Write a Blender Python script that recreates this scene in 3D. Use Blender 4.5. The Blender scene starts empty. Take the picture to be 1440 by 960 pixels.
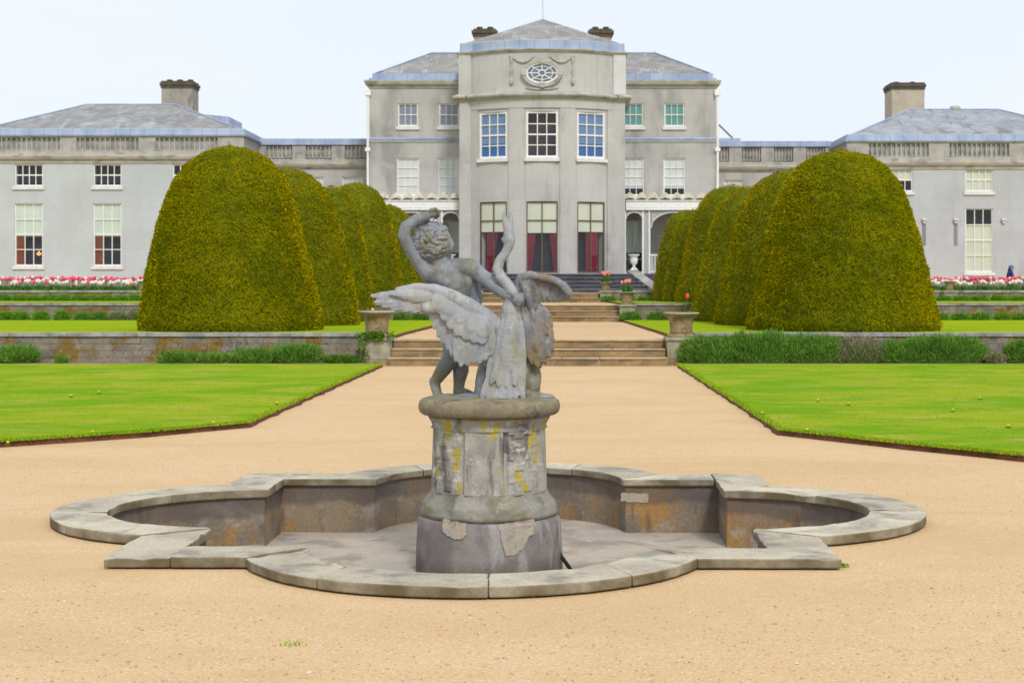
import bpy, bmesh, math, random
import numpy as np
from mathutils import Vector, Matrix, noise as mnoise
R = math.radians
PI = math.pi
random.seed(7); rng = np.random.default_rng(7)
S = bpy.context.scene
COL = S.collection
F = 2320.0; VX = 779.0; VY = 400.0; EYE = 1.62; CX = 0.45     # photo geometry: focal px, vanishing point, eye height

def PX(px, Y): return CX + (px - VX) * Y / F
def PZ(py, Y): return EYE - (py - VY) * Y / F

def ipl(t, ts, rs):
    for i in range(1,len(ts)):
        if t <= ts[i]: return rs[i-1]+(rs[i]-rs[i-1])*(t-ts[i-1])/(ts[i]-ts[i-1])
    return rs[-1]
# ------------------------------------------------------------------ mesh helper
class MB:
    def __init__(s): s.v = []; s.f = []; s.m = []; s.cur = 0
    def add(s, vs, fs):
        o = len(s.v); s.v += [tuple(p) for p in vs]
        s.f += [tuple(i + o for i in f) for f in fs]; s.m += [s.cur] * len(fs); return s
    def box(s, x0, x1, y0, y1, z0, z1):
        return s.add([(x0,y0,z0),(x1,y0,z0),(x1,y1,z0),(x0,y1,z0),(x0,y0,z1),(x1,y0,z1),(x1,y1,z1),(x0,y1,z1)],
                     [(0,3,2,1),(4,5,6,7),(0,1,5,4),(1,2,6,5),(2,3,7,6),(3,0,4,7)])
    def fbox(s, fr, u0, u1, d0, d1, z0, z1):      # box in a wall frame (u along, d inward)
        ps = [fr(u,d,z) for z in (z0,z1) for (u,d) in ((u0,d0),(u1,d0),(u1,d1),(u0,d1))]
        return s.add(ps, [(0,3,2,1),(4,5,6,7),(0,1,5,4),(1,2,6,5),(2,3,7,6),(3,0,4,7)])
    def prism(s, poly, z0, z1):
        n = len(poly); vs = [(x,y,z0) for x,y in poly] + [(x,y,z1) for x,y in poly]
        return s.add(vs, [tuple(reversed(range(n))), tuple(range(n,2*n))] + [(i,(i+1)%n,n+(i+1)%n,n+i) for i in range(n)])
    def lathe(s, prof, c=(0,0,0), n=20, sx=1, sy=1, cap=True, rf=None):
        vs = []; k = len(prof)
        for r, z in prof:
            for i in range(n):
                a = 2*PI*i/n; q = r * (rf(a, z) if rf else 1)
                vs.append((c[0]+q*math.cos(a)*sx, c[1]+q*math.sin(a)*sy, c[2]+z))
        fs = [(j*n+i, j*n+(i+1)%n, (j+1)*n+(i+1)%n, (j+1)*n+i) for j in range(k-1) for i in range(n)]
        if cap: fs += [tuple(reversed(range(n))), tuple(range((k-1)*n, k*n))]
        return s.add(vs, fs)
    def sweep(s, path, prof, closed=False):       # path left to right; outward is towards -Y for +X travel
        n = len(path); k = len(prof); P = [Vector(p) for p in path]; ns = []
        for i in range(n):
            ds = []
            if i > 0 or closed: ds.append((P[i]-P[i-1]).normalized())
            if i < n-1 or closed: ds.append((P[(i+1)%n]-P[i]).normalized())
            nn = [Vector((d.y,-d.x)) for d in ds]
            if len(nn) == 2:
                m = (nn[0]+nn[1]); m = m.normalized() if m.length > 1e-6 else nn[0]
                ns.append(m / max(0.35, m.dot(nn[0])))
            else: ns.append(nn[0])
        vs = [(P[i].x+ns[i].x*o, P[i].y+ns[i].y*o, z) for i in range(n) for o,z in prof]
        m = n if closed else n-1
        fs = [(i*k+j, ((i+1)%n)*k+j, ((i+1)%n)*k+j+1, i*k+j+1) for i in range(m) for j in range(k-1)]
        if not closed: fs += [tuple(range(k)), tuple(reversed(range((n-1)*k, n*k)))]
        return s.add(vs, fs)
    def tube(s, pts, rad, n=8):
        pts = [Vector(p) for p in pts]; m = len(pts)
        if not isinstance(rad, (list,tuple)): rad = [rad]*m
        vs = []
        for i,p in enumerate(pts):
            t = (pts[min(i+1,m-1)] - pts[max(i-1,0)]).normalized()
            a = Vector((0,0,1)) if abs(t.z) < .9 else Vector((1,0,0))
            u = t.cross(a).normalized(); w = t.cross(u)
            for k in range(n):
                q = 2*PI*k/n; vs.append(p + (u*math.cos(q)+w*math.sin(q))*rad[i])
        fs = [(j*n+i, j*n+(i+1)%n, (j+1)*n+(i+1)%n, (j+1)*n+i) for j in range(m-1) for i in range(n)]
        fs += [tuple(reversed(range(n))), tuple(range((m-1)*n, m*n))]
        return s.add(vs, fs)
    def ball(s, c, r, M=None, nu=12, nv=8):
        vs = []; c = Vector(c)
        r = (r,r,r) if not isinstance(r,(tuple,list)) else r
        def pt(a,b):
            v = Vector((r[0]*math.cos(b)*math.cos(a), r[1]*math.cos(b)*math.sin(a), r[2]*math.sin(b)))
            return c + (M @ v if M else v)
        vs.append(pt(0,-PI/2))
        for j in range(1,nv):
            for i in range(nu): vs.append(pt(2*PI*i/nu, -PI/2+PI*j/nv))
        vs.append(pt(0,PI/2)); L = len(vs)-1
        fs = [(0,1+(i+1)%nu,1+i) for i in range(nu)]
        fs += [(1+j*nu+i,1+j*nu+(i+1)%nu,1+(j+1)*nu+(i+1)%nu,1+(j+1)*nu+i) for j in range(nv-2) for i in range(nu)]
        b = 1+(nv-2)*nu
        fs += [(b+i,b+(i+1)%nu,L) for i in range(nu)]
        return s.add(vs, fs)
    def chain(s, pts):                            # overlapping balls with interpolated radii [(vec, r)...]
        for (a,ra),(b,rb) in zip(pts, pts[1:]):
            a = Vector(a); b = Vector(b); L = (b-a).length; n = max(2, int(L/(0.33*min(ra,rb)))+1)
            for i in range(n+1):
                t = i/n; s.ball(a.lerp(b,t), ra*(1-t)+rb*t, nu=10, nv=7)
        return s
    def blade(s, p, d, L, w, bend=0.0):           # thin leaf: one bent triangle pair
        d = Vector(d); sd = d.cross(Vector((random.uniform(-1,1),random.uniform(-1,1),.1)))
        sd = sd.normalized()*w/2 if sd.length > 1e-6 else Vector((w/2,0,0)); p = Vector(p)
        m = p + d*L*.55; t = p + d*L + Vector((0,0,-bend*L))
        return s.add([p-sd*.6, p+sd*.6, m+sd, m-sd, t], [(0,1,2,3),(3,2,4)])
    def mesh(s, name, org=(0,0,0), smooth=False):
        me = bpy.data.meshes.new(name)
        o = Vector(org)
        me.from_pydata([(x-o.x,y-o.y,z-o.z) for x,y,z in s.v], [], s.f)
        if any(s.m): me.polygons.foreach_set('material_index', s.m)
        if smooth: me.polygons.foreach_set('use_smooth', [True]*len(me.polygons))
        me.update(); return me
    def build(s, name, mats, parent=None, org=None, smooth=False, normals=True):
        if parent is not None: o = origin(parent)
        else: o = Vector(org or (0,0,0))
        me = s.mesh(name, o, smooth)
        if normals:
            bm = bmesh.new(); bm.from_mesh(me); bmesh.ops.recalc_face_normals(bm, faces=bm.faces); bm.to_mesh(me); bm.free()
        for m in (mats if isinstance(mats,(list,tuple)) else [mats]): me.materials.append(m)
        ob = bpy.data.objects.new(name, me); COL.objects.link(ob)
        if parent is not None: ob.parent = parent
        else: ob.location = o
        return ob
def origin(o):
    while o.parent: o = o.parent
    return Vector(o.location)
def tag(o, label=None, cat=None, group=None, kind=None):
    if label: o['label'] = label
    if cat: o['category'] = cat
    if group: o['group'] = group
    if kind: o['kind'] = kind
    return o
def thing(name, label, cat, loc=(0,0,0), group=None):
    o = bpy.data.objects.new(name, None); o.empty_display_size = .2; COL.objects.link(o); o.location = loc
    return tag(o, label, cat, group)
def copy_tree(o, parent=None):
    c = o.copy(); COL.objects.link(c)
    if parent: c.parent = parent
    for ch in [x for x in bpy.data.objects if x.parent == o]: copy_tree(ch, c)
    return c
def sculpt(mb, name, mat, parent, voxel=.006, smooth=4, noise=0.0, nscale=20, fac=.5):
    """union of overlapping closed shapes -> one continuous mesh"""
    tmp = mb.build('tmp_'+name, mat, None)
    md = tmp.modifiers.new('r','REMESH'); md.mode = 'VOXEL'; md.voxel_size = voxel
    sm = tmp.modifiers.new('s','SMOOTH'); sm.iterations = smooth; sm.factor = fac
    dg = bpy.context.evaluated_depsgraph_get(); dg.update()
    me = bpy.data.meshes.new_from_object(tmp.evaluated_get(dg)); me.name = name
    old = tmp.data; bpy.data.objects.remove(tmp); bpy.data.meshes.remove(old)
    me.polygons.foreach_set('use_smooth', [True]*len(me.polygons))
    o = origin(parent) if parent else Vector((0,0,0))
    n_ = len(me.vertices); co = np.empty(n_*3, 'f'); nr = np.empty(n_*3, 'f')
    me.vertices.foreach_get('co', co); me.vertices.foreach_get('normal', nr); co = co.reshape(-1,3); nr = nr.reshape(-1,3)
    if noise:
        q = np.array([mnoise.noise(Vector(p)*nscale)*noise + mnoise.noise(Vector(p)*nscale*3.1)*noise*.4 for p in co.tolist()], 'f')
        co = co + nr*q[:,None]
    co = co - np.array(o, 'f'); me.vertices.foreach_set('co', co.astype('f').ravel()); me.update()
    if not me.materials: me.materials.append(mat)
    ob = bpy.data.objects.new(name, me); COL.objects.link(ob); ob.parent = parent
    return ob

# ------------------------------------------------------------------ materials
class NT:
    def __init__(s, name):
        s.m = bpy.data.materials.new(name); s.m.use_nodes = True; s.t = s.m.node_tree; s.t.nodes.clear()
        s.out = s.n('ShaderNodeOutputMaterial'); s.p = s.n('ShaderNodeBsdfPrincipled')
        s.l(s.p.outputs[0], s.out.inputs[0]); s.tc = s.n('ShaderNodeTexCoord'); s.vec = s.tc.outputs['Object']
        s.p.inputs['Specular IOR Level'].default_value = .25
    def n(s, t): return s.t.nodes.new(t)
    def l(s, a, b): s.t.links.new(a, b)
    def scaled(s, v):
        m = s.n('ShaderNodeMapping'); m.inputs['Scale'].default_value = v; s.l(s.vec, m.inputs[0]); return m.outputs[0]
    def noise(s, scale, detail=4, rough=.55, stretch=None, dist=0):
        n = s.n('ShaderNodeTexNoise'); n.inputs['Scale'].default_value = scale; n.inputs['Detail'].default_value = detail
        n.inputs['Roughness'].default_value = rough; n.inputs['Distortion'].default_value = dist
        s.l(s.scaled(stretch) if stretch else s.vec, n.inputs['Vector']); return n.outputs['Fac']
    def voro(s, scale, out='Distance', stretch=None, feature='F1'):
        n = s.n('ShaderNodeTexVoronoi'); n.feature = feature; n.inputs['Scale'].default_value = scale
        s.l(s.scaled(stretch) if stretch else s.vec, n.inputs['Vector']); return n.outputs[out]
    def ramp(s, f, lo, hi):
        r = s.n('ShaderNodeMapRange'); r.inputs['From Min'].default_value = lo; r.inputs['From Max'].default_value = hi
        r.interpolation_type = 'SMOOTHSTEP'; s.l(f, r.inputs['Value']); return r.outputs[0]
    def mix(s, f, a, b, mode='MIX'):
        m = s.n('ShaderNodeMix'); m.data_type = 'RGBA'; m.blend_type = mode
        for sock, v in ((m.inputs[0], f), (m.inputs[6], a), (m.inputs[7], b)):
            if isinstance(v, bpy.types.NodeSocket): s.l(v, sock)
            elif isinstance(v, (int,float)): sock.default_value = v
            else: sock.default_value = (*v, 1)
        return m.outputs[2]
    def math(s, op, a, b):
        m = s.n('ShaderNodeMath'); m.operation = op
        for sock, v in ((m.inputs[0],a),(m.inputs[1],b)):
            if isinstance(v, bpy.types.NodeSocket): s.l(v, sock)
            else: sock.default_value = v
        return m.outputs[0]
    def bump(s, h, strength=.3, dist=.02):
        b = s.n('ShaderNodeBump'); b.inputs['Strength'].default_value = strength; b.inputs['Distance'].default_value = dist
        s.l(h, b.inputs['Height']); s.l(b.outputs[0], s.p.inputs['Normal']); return b
    def done(s, col=None, rough=.9):
        if col is not None:
            if isinstance(col, bpy.types.NodeSocket): s.l(col, s.p.inputs['Base Color'])
            else: s.p.inputs['Base Color'].default_value = (*col, 1)
        s.p.inputs['Roughness'].default_value = rough; return s.m

def stone(name, c1, c2, scale=3, stains=(), bump=.3, bscale=25, bdist=.01, rough=.9, fine=.25, lo=.35, hi=.65):
    t = NT(name)
    col = t.mix(t.ramp(t.noise(scale,6), lo, hi), c1, c2)
    for (c, sc, lo_, hi_, st, amt) in stains:
        f = t.ramp(t.noise(sc, 5, .6, stretch=st, dist=.4), lo_, hi_)
        col = t.mix(t.math('MULTIPLY', f, amt), col, c)
    g = t.ramp(t.noise(bscale*2.3, 3), .2, .8)
    col = t.mix(fine, col, t.mix(g, (.25,.25,.25), (1,1,1)), 'MULTIPLY')
    t.bump(t.noise(bscale, 6, .65), bump, bdist)
    return t.done(col, rough)
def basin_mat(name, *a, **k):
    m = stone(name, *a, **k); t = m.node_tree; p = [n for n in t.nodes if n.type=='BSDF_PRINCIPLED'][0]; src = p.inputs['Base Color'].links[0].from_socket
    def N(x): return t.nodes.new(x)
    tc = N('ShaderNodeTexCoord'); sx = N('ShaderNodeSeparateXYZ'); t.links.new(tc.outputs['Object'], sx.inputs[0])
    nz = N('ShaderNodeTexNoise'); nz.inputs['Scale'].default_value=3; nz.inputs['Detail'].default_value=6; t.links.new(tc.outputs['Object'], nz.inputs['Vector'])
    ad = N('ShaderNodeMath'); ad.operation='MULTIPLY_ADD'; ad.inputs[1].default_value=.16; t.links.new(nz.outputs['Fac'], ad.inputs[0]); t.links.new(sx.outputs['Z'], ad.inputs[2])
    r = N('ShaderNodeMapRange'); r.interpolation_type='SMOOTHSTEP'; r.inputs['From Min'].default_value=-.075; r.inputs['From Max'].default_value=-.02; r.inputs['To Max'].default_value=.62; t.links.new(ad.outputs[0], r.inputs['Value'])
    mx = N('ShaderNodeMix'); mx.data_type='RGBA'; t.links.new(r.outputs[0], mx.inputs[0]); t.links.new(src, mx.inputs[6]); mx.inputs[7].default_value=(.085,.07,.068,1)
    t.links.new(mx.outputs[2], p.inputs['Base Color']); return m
def coping_mat(name, *a, **k):
    m = stone(name, *a, **k); t = m.node_tree; p = [n for n in t.nodes if n.type=='BSDF_PRINCIPLED'][0]; src = p.inputs['Base Color'].links[0].from_socket
    def N(x): return t.nodes.new(x)
    oi = N('ShaderNodeObjectInfo'); mr = N('ShaderNodeMapRange'); mr.inputs['To Min'].default_value=.80; mr.inputs['To Max'].default_value=1.12; t.links.new(oi.outputs['Random'], mr.inputs['Value'])
    mu = N('ShaderNodeVectorMath'); mu.operation='SCALE'; t.links.new(src, mu.inputs[0]); t.links.new(mr.outputs[0], mu.inputs['Scale'])
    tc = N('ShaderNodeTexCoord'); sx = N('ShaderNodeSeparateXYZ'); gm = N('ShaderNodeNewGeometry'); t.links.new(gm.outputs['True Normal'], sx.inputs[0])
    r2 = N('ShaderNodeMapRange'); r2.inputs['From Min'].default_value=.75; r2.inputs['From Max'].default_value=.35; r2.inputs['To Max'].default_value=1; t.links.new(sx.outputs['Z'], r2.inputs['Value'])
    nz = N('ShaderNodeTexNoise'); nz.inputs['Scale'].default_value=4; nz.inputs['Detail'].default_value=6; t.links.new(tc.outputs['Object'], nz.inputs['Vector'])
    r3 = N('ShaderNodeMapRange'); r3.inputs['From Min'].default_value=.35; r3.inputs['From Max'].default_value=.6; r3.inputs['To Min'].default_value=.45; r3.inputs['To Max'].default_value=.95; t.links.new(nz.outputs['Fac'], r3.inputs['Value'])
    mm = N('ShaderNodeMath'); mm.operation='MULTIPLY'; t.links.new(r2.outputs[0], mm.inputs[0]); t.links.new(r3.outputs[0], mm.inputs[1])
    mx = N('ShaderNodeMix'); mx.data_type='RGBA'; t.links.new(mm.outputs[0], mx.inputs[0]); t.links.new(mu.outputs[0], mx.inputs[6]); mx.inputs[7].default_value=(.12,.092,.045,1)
    t.links.new(mx.outputs[2], p.inputs['Base Color']); return m
def plain(name, c, rough=.6, var=.12, scale=8, bump=0):
    t = NT(name)
    col = t.mix(t.ramp(t.noise(scale,4), .3, .7), tuple(x*(1-var) for x in c), tuple(min(1,x*(1+var)) for x in c))
    if bump: t.bump(t.noise(scale*5,5), bump, .01)
    return t.done(col, rough)

M = {}
# gravel
t = NT('gravel')
big = t.ramp(t.noise(.55, 5, .6), .35, .68); mid = t.ramp(t.noise(5, 5, .65), .3, .7); fn = t.ramp(t.noise(55, 3, .7), .28, .72)
vcol = t.voro(85, 'Color'); sep = t.n('ShaderNodeSeparateColor'); t.l(vcol, sep.inputs[0])
col = t.mix(big, (.66,.458,.245), (.69,.492,.28)); col = t.mix(t.math('MULTIPLY', mid, .35), col, (.60,.41,.24))
col = t.mix(.45, col, t.mix(fn, (.55,.5,.44), (1.18,1.16,1.12)), 'MULTIPLY')
col = t.mix(t.math('MULTIPLY', t.ramp(sep.outputs[0], .88, .92), .45), col, (.74,.64,.48))
col = t.mix(t.math('MULTIPLY', t.ramp(sep.outputs[1], .94, .97), .25), col, (.40,.27,.16))
dk = t.ramp(t.noise(.35, 6, .65, stretch=(.6,1.6,1), dist=.8), .46, .66); col = t.mix(t.math('MULTIPLY', dk, .5), col, (.53,.36,.17))
stk = t.ramp(t.noise(9, 5, .75, stretch=(.45,1.3,1)), .56, .70); col = t.mix(t.math('MULTIPLY', stk, .45), col, (.45,.30,.17))
wr = t.ramp(t.noise(2.2, 6, .7), .66, .74); col = t.mix(t.math('MULTIPLY', wr, .25), col, (.30,.28,.09))
t.bump(t.math('ADD', t.noise(70, 4, .7), t.math('MULTIPLY', t.noise(6,3), .8)), .35, .010); M['gravel'] = t.done(col, .95)
# lawn
def lawn_mat(name, a, b, c):
    t = NT(name)
    col = t.mix(t.ramp(t.noise(.55, 6, .68, stretch=(.7,1.1,1), dist=.6), .40, .60), a, b)
    col = t.mix(t.math('MULTIPLY', t.ramp(t.noise(1.3, 6, .72, stretch=(.6,1.25,1), dist=.5), .48, .68), .75), col, c)
    col = t.mix(.5, col, t.mix(t.ramp(t.noise(45, 4, .7), .25, .75), (.6,.6,.5), (1.25,1.2,1.2)), 'MULTIPLY')
    t.bump(t.noise(60,4,.7), .4, .02); t.p.inputs['Specular IOR Level'].default_value=.0; return t.done(col, 1)
M['lawn'] = lawn_mat('lawn', (.160,.325,.015), (.285,.37,.024), (.42,.385,.075))
M['lawn_far'] = lawn_mat('lawn_far', (.25,.38,.015), (.31,.41,.016), (.38,.40,.03))
def leafmat(name, a, b, c, sc=2.5, fsc=14, rough=.85, var=.5):
    t = NT(name); oi = t.n('ShaderNodeObjectInfo')
    va = t.n('ShaderNodeVectorMath'); va.operation = 'ADD'; t.l(t.tc.outputs['Object'], va.inputs[0])
    sc3 = t.n('ShaderNodeVectorMath'); sc3.operation = 'SCALE'; t.l(oi.outputs['Random'], sc3.inputs['Scale']); sc3.inputs[0].default_value = (30,17,9)
    t.l(sc3.outputs[0], va.inputs[1]); t.vec = va.outputs[0]
    col = t.mix(t.ramp(t.noise(sc,5,.6), .33, .67), a, b)
    col = t.mix(t.math('MULTIPLY', t.ramp(t.noise(fsc,4,.7), .45, .75), .7), col, c)
    gm = t.n('ShaderNodeNewGeometry')
    col = t.mix(var, col, t.mix(gm.outputs['Random Per Island'], (.55,.55,.55), (1.35,1.3,1.2)), 'MULTIPLY')
    t.p.inputs['Specular IOR Level'].default_value = .03
    return t.done(col, rough)
M['yew'] = leafmat('yew_foliage', (.175,.215,.001), (.37,.335,.001), (.48,.42,.002), .9, 3.2, var=.26)
for n_ in M['yew'].node_tree.nodes:
    if n_.type == 'BSDF_PRINCIPLED': n_.inputs['Sheen Weight'].default_value = .8; n_.inputs['Sheen Roughness'].default_value = .35; n_.inputs['Sheen Tint'].default_value = (.75,.58,.01,1); pb_ = n_
nt_ = M['yew'].node_tree; tr_ = nt_.nodes.new('ShaderNodeBsdfTranslucent'); ms_ = nt_.nodes.new('ShaderNodeMixShader'); ms_.inputs[0].default_value = .30
nt_.links.new(pb_.inputs['Base Color'].links[0].from_socket, tr_.inputs['Color']); nt_.links.new(pb_.outputs[0], ms_.inputs[1]); nt_.links.new(tr_.outputs[0], ms_.inputs[2]); nt_.links.new(ms_.outputs[0], [q for q in nt_.nodes if q.type=='OUTPUT_MATERIAL'][0].inputs[0])
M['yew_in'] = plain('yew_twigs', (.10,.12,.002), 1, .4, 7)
M['lav'] = leafmat('lavender_leaf', (.10,.225,.026), (.155,.31,.04), (.26,.35,.13), 3, 16)
M['lav_dry'] = leafmat('dry_lavender_leaf', (.28,.23,.17), (.22,.26,.10), (.40,.33,.27), 4, 16)
M['box'] = leafmat('box_leaf', (.09,.27,.010), (.17,.36,.016), (.24,.40,.03), 4, 20)
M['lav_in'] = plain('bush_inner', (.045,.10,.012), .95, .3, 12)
M['grass'] = leafmat('grass_blade', (.19,.36,.010), (.27,.41,.012), (.36,.39,.03), 1, 5, var=.3)
M['ivy'] = leafmat('ivy_leaf', (.05,.14,.012), (.10,.22,.02), (.16,.26,.03), 6, 20)
M['soil'] = stone('soil', (.20,.13,.09), (.30,.20,.16), 5, bump=.7, bscale=18, bdist=.03)
M['edge_soil'] = stone('edge_soil', (.165,.062,.030), (.105,.042,.022), 4, bump=.6, bscale=20, bdist=.03)
# stones
LICH = (.34,.27,.03)
M['lead_statue'] = None
def leadmat(name, a, b, olive, dark, pale, am_o, am_d, lo):
    t = NT(name); gm = t.n('ShaderNodeNewGeometry')
    col = t.mix(t.ramp(t.noise(4,6,.62), .32, .68), a, b)
    col = t.mix(t.math('MULTIPLY', t.ramp(t.noise(14,5,.7), .54, .7), .5), col, pale)
    f = t.math('MULTIPLY', t.ramp(t.noise(3.6,4,.55, stretch=(1.3,1.3,.5)), lo, lo+.16), t.ramp(t.noise(28,5,.75), .30, .62))
    col = t.mix(t.math('MULTIPLY', f, am_o), col, olive)
    col = t.mix(t.math('MULTIPLY', t.ramp(t.noise(16,6,.72, stretch=(1,1,.3)), .52, .68), am_d), col, dark)
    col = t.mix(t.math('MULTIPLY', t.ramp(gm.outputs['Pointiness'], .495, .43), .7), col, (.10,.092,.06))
    t.bump(t.math('ADD', t.noise(60,6,.7), t.math('MULTIPLY', t.noise(18,4), .6)), .4, .007); return t.done(col, .6)
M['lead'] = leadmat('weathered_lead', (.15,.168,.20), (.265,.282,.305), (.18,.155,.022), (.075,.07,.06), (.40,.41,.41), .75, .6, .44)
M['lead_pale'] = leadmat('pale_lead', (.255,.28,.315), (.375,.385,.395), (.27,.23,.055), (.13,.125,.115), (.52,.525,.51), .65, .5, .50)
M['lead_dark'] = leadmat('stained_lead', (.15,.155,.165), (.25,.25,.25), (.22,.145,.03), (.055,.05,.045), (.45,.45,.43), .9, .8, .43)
M['ped_shaft'] = stone('pedestal_shaft', (.44,.42,.37), (.30,.285,.25), 5, [((.11,.10,.09),7,.48,.64,(1,1,.3),.8), ((.58,.56,.50),11,.56,.66,None,.7), ((.48,.37,.012),7,.545,.60,(1,1,.5),.85), ((.46,.20,.11),3,.62,.68,(1,1,4),.5)], .6, 30, .012)
M['ped_cap'] = stone('pedestal_cap', (.31,.26,.155), (.21,.18,.125), 7, [((.34,.29,.17),9,.52,.64,None,.6), ((.09,.085,.075),6,.54,.66,None,.7)], .5, 30, .01)
M['ped_drum'] = stone('pedestal_drum', (.29,.265,.245), (.19,.17,.165), 4, [((.40,.38,.36),6,.52,.66,(1,1,.35),.7), ((.16,.10,.06),5,.55,.68,(1,1,.3),.5)], .4, 22, .008)
M['ped_patch'] = stone('exposed_patch', (.46,.37,.27), (.36,.33,.29), 14, [((.22,.17,.11),16,.56,.66,None,.6)], .7, 40, .012)
M['coping'] = coping_mat('coping_stone', (.64,.57,.43), (.48,.425,.33), 2.2, [((.27,.245,.21),3.2,.50,.66,None,.75), ((.58,.54,.45),5,.56,.68,None,.6), ((.40,.32,.16),7,.58,.7,None,.5), ((.28,.16,.06),9,.64,.72,None,.5)], .4, 28, .008, fine=.35)
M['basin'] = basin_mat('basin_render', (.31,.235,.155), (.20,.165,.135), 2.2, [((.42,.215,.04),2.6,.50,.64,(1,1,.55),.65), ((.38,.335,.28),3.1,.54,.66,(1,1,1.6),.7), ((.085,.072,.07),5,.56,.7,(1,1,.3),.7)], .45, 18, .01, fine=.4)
M['basin_patch'] = stone('basin_repair', (.42,.37,.28), (.34,.30,.24), 6, [((.22,.17,.10),7,.55,.68,None,.6)], .4, 24, .008)
M['basin_floor'] = stone('basin_floor', (.50,.42,.33), (.41,.36,.31), 1.6, [((.22,.18,.14),2.2,.48,.64,None,.6), ((.58,.50,.40),4,.56,.68,None,.5)], .35, 18, .008)
M['step'] = stone('sandstone_step', (.36,.24,.115), (.24,.165,.09), 2.5, [((.13,.10,.075),4,.52,.66,(.4,1,1),.7), ((.48,.36,.20),6,.56,.68,None,.5)], .4, 16, .012)
M['tread'] = stone('worn_tread', (.50,.39,.25), (.40,.30,.18), 3, [((.22,.17,.12),5,.56,.7,None,.5)], .3, 20, .008)
M['step_dark'] = stone('dark_slate_step', (.085,.088,.105), (.055,.056,.070), 2.5, [((.17,.17,.18),5,.56,.7,(.3,1,1),.5)], .3, 14, .01)
M['tread_dark'] = stone('dark_step_edge', (.22,.22,.25), (.15,.15,.175), 3, bump=.3)
M['wall1'] = stone('rubble_wall', (.33,.285,.22), (.21,.185,.15), 2.6, [((.26,.155,.015),1.6,.50,.60,None,.85), ((.40,.36,.29),5,.55,.67,None,.6), ((.07,.06,.05),6,.55,.68,None,.6)], .9, 9, .03, fine=.4)
M['wall_cop'] = stone('wall_coping', (.44,.43,.39), (.27,.26,.24), 3, [((.14,.13,.12),5,.54,.66,None,.6)], .5, 14, .01)
M['urn'] = stone('urn_stone', (.34,.26,.14), (.23,.17,.085), 5, [((.42,.38,.28),7,.52,.66,None,.6), ((.20,.13,.02),5,.55,.66,None,.7)], .5, 22, .012)
M['pier'] = stone('pier_stone', (.42,.40,.30), (.31,.29,.21), 5, [((.22,.21,.16),6,.54,.67,None,.6), ((.30,.27,.06),5,.58,.68,None,.5)], .5, 20, .012)
# house
def stucco(name, a, b, dk, streak=.4, lo=.52, hi=.72):
    t = NT(name)
    col = t.mix(t.ramp(t.noise(.55,6,.6), .35, .65), a, b)
    col = t.mix(t.math('MULTIPLY', t.ramp(t.noise(.9,7,.62, stretch=(1,1,.35)), lo, hi), streak), col, dk)
    col = t.mix(t.math('MULTIPLY', t.ramp(t.noise(5,5,.7, stretch=(1,1,.10)), .55, .72), streak*.5), col, dk)
    col = t.mix(t.math('MULTIPLY', t.ramp(t.noise(1.7,5), .58, .72), .35), col, tuple(min(1,x*1.18) for x in a))
    col = t.mix(.14, col, t.mix(t.noise(30,3), (.4,.4,.4), (1,1,1)), 'MULTIPLY')
    mp = t.n('ShaderNodeMapping'); mp.inputs['Rotation'].default_value = (R(-90),0,0); t.l(t.vec, mp.inputs[0])
    bt = t.n('ShaderNodeTexBrick'); bt.inputs['Scale'].default_value = 1; bt.inputs['Brick Width'].default_value=1.25; bt.inputs['Row Height'].default_value=.48; bt.inputs['Mortar Size'].default_value=.008
    bt.inputs['Color1'].default_value=(.94,.94,.94,1); bt.inputs['Color2'].default_value=(1.03,1.03,1.03,1); bt.inputs['Mortar'].default_value=(.72,.71,.69,1); t.l(mp.outputs[0], bt.inputs['Vector'])
    col = t.mix(.38, col, bt.outputs['Color'], 'MULTIPLY')
    col = t.mix(t.math('MULTIPLY', t.ramp(t.noise(9,5,.75, stretch=(1,1,.045)), .58, .74), .45), col, dk)
    t.bump(t.noise(14,6), .15, .01); return t.done(col, .92)
M['stucco'] = stucco('grey_stucco', (.50,.485,.465), (.43,.42,.405), (.25,.245,.235), .75, .44, .68)
M['stucco_bow'] = stucco('bow_stucco', (.52,.51,.495), (.465,.455,.44), (.28,.27,.255), .75)
M['stucco_white'] = stucco('patched_stucco', (.66,.66,.66), (.60,.60,.60), (.42,.42,.41), .4)
M['stucco_lw'] = stucco('pale_wing_stucco', (.51,.55,.565), (.47,.50,.51), (.38,.39,.38), .4)
M['stucco_rw'] = stucco('blue_grey_wing_stucco', (.49,.51,.53), (.44,.455,.475), (.33,.335,.345), .5)
M['plinth'] = stucco('plinth_stucco', (.26,.26,.265), (.21,.21,.215), (.13,.13,.13), .5)
M['balust'] = stone('balustrade_stone', (.47,.455,.42), (.36,.35,.325), 2, [((.19,.185,.17),3,.50,.66,(1,1,.5),.5)], .3, 10, .01)
M['cornice'] = stone('cornice_stone', (.52,.50,.45), (.42,.405,.36), 2, [((.19,.18,.155),3,.52,.66,(.4,1,1.5),.65), ((.42,.34,.12),1.5,.55,.68,(.4,1,1),.7)], .25, 10, .01)
t = NT('lead_sheet')
col = t.mix(t.ramp(t.noise(1.2,5,.6,stretch=(1,1,.5)), .35, .65), (.27,.345,.50), (.385,.455,.585))
br = t.n('ShaderNodeTexWave'); br.wave_type='BANDS'; br.bands_direction='X'; br.inputs['Scale'].default_value=.55; br.inputs['Distortion'].default_value=.1
t.l(t.vec, br.inputs['Vector']); col = t.mix(t.math('MULTIPLY', t.ramp(br.outputs['Fac'], .985, 1.0), .5), col, (.15,.19,.28))
M['leadsheet'] = t.done(col, .55)
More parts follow.
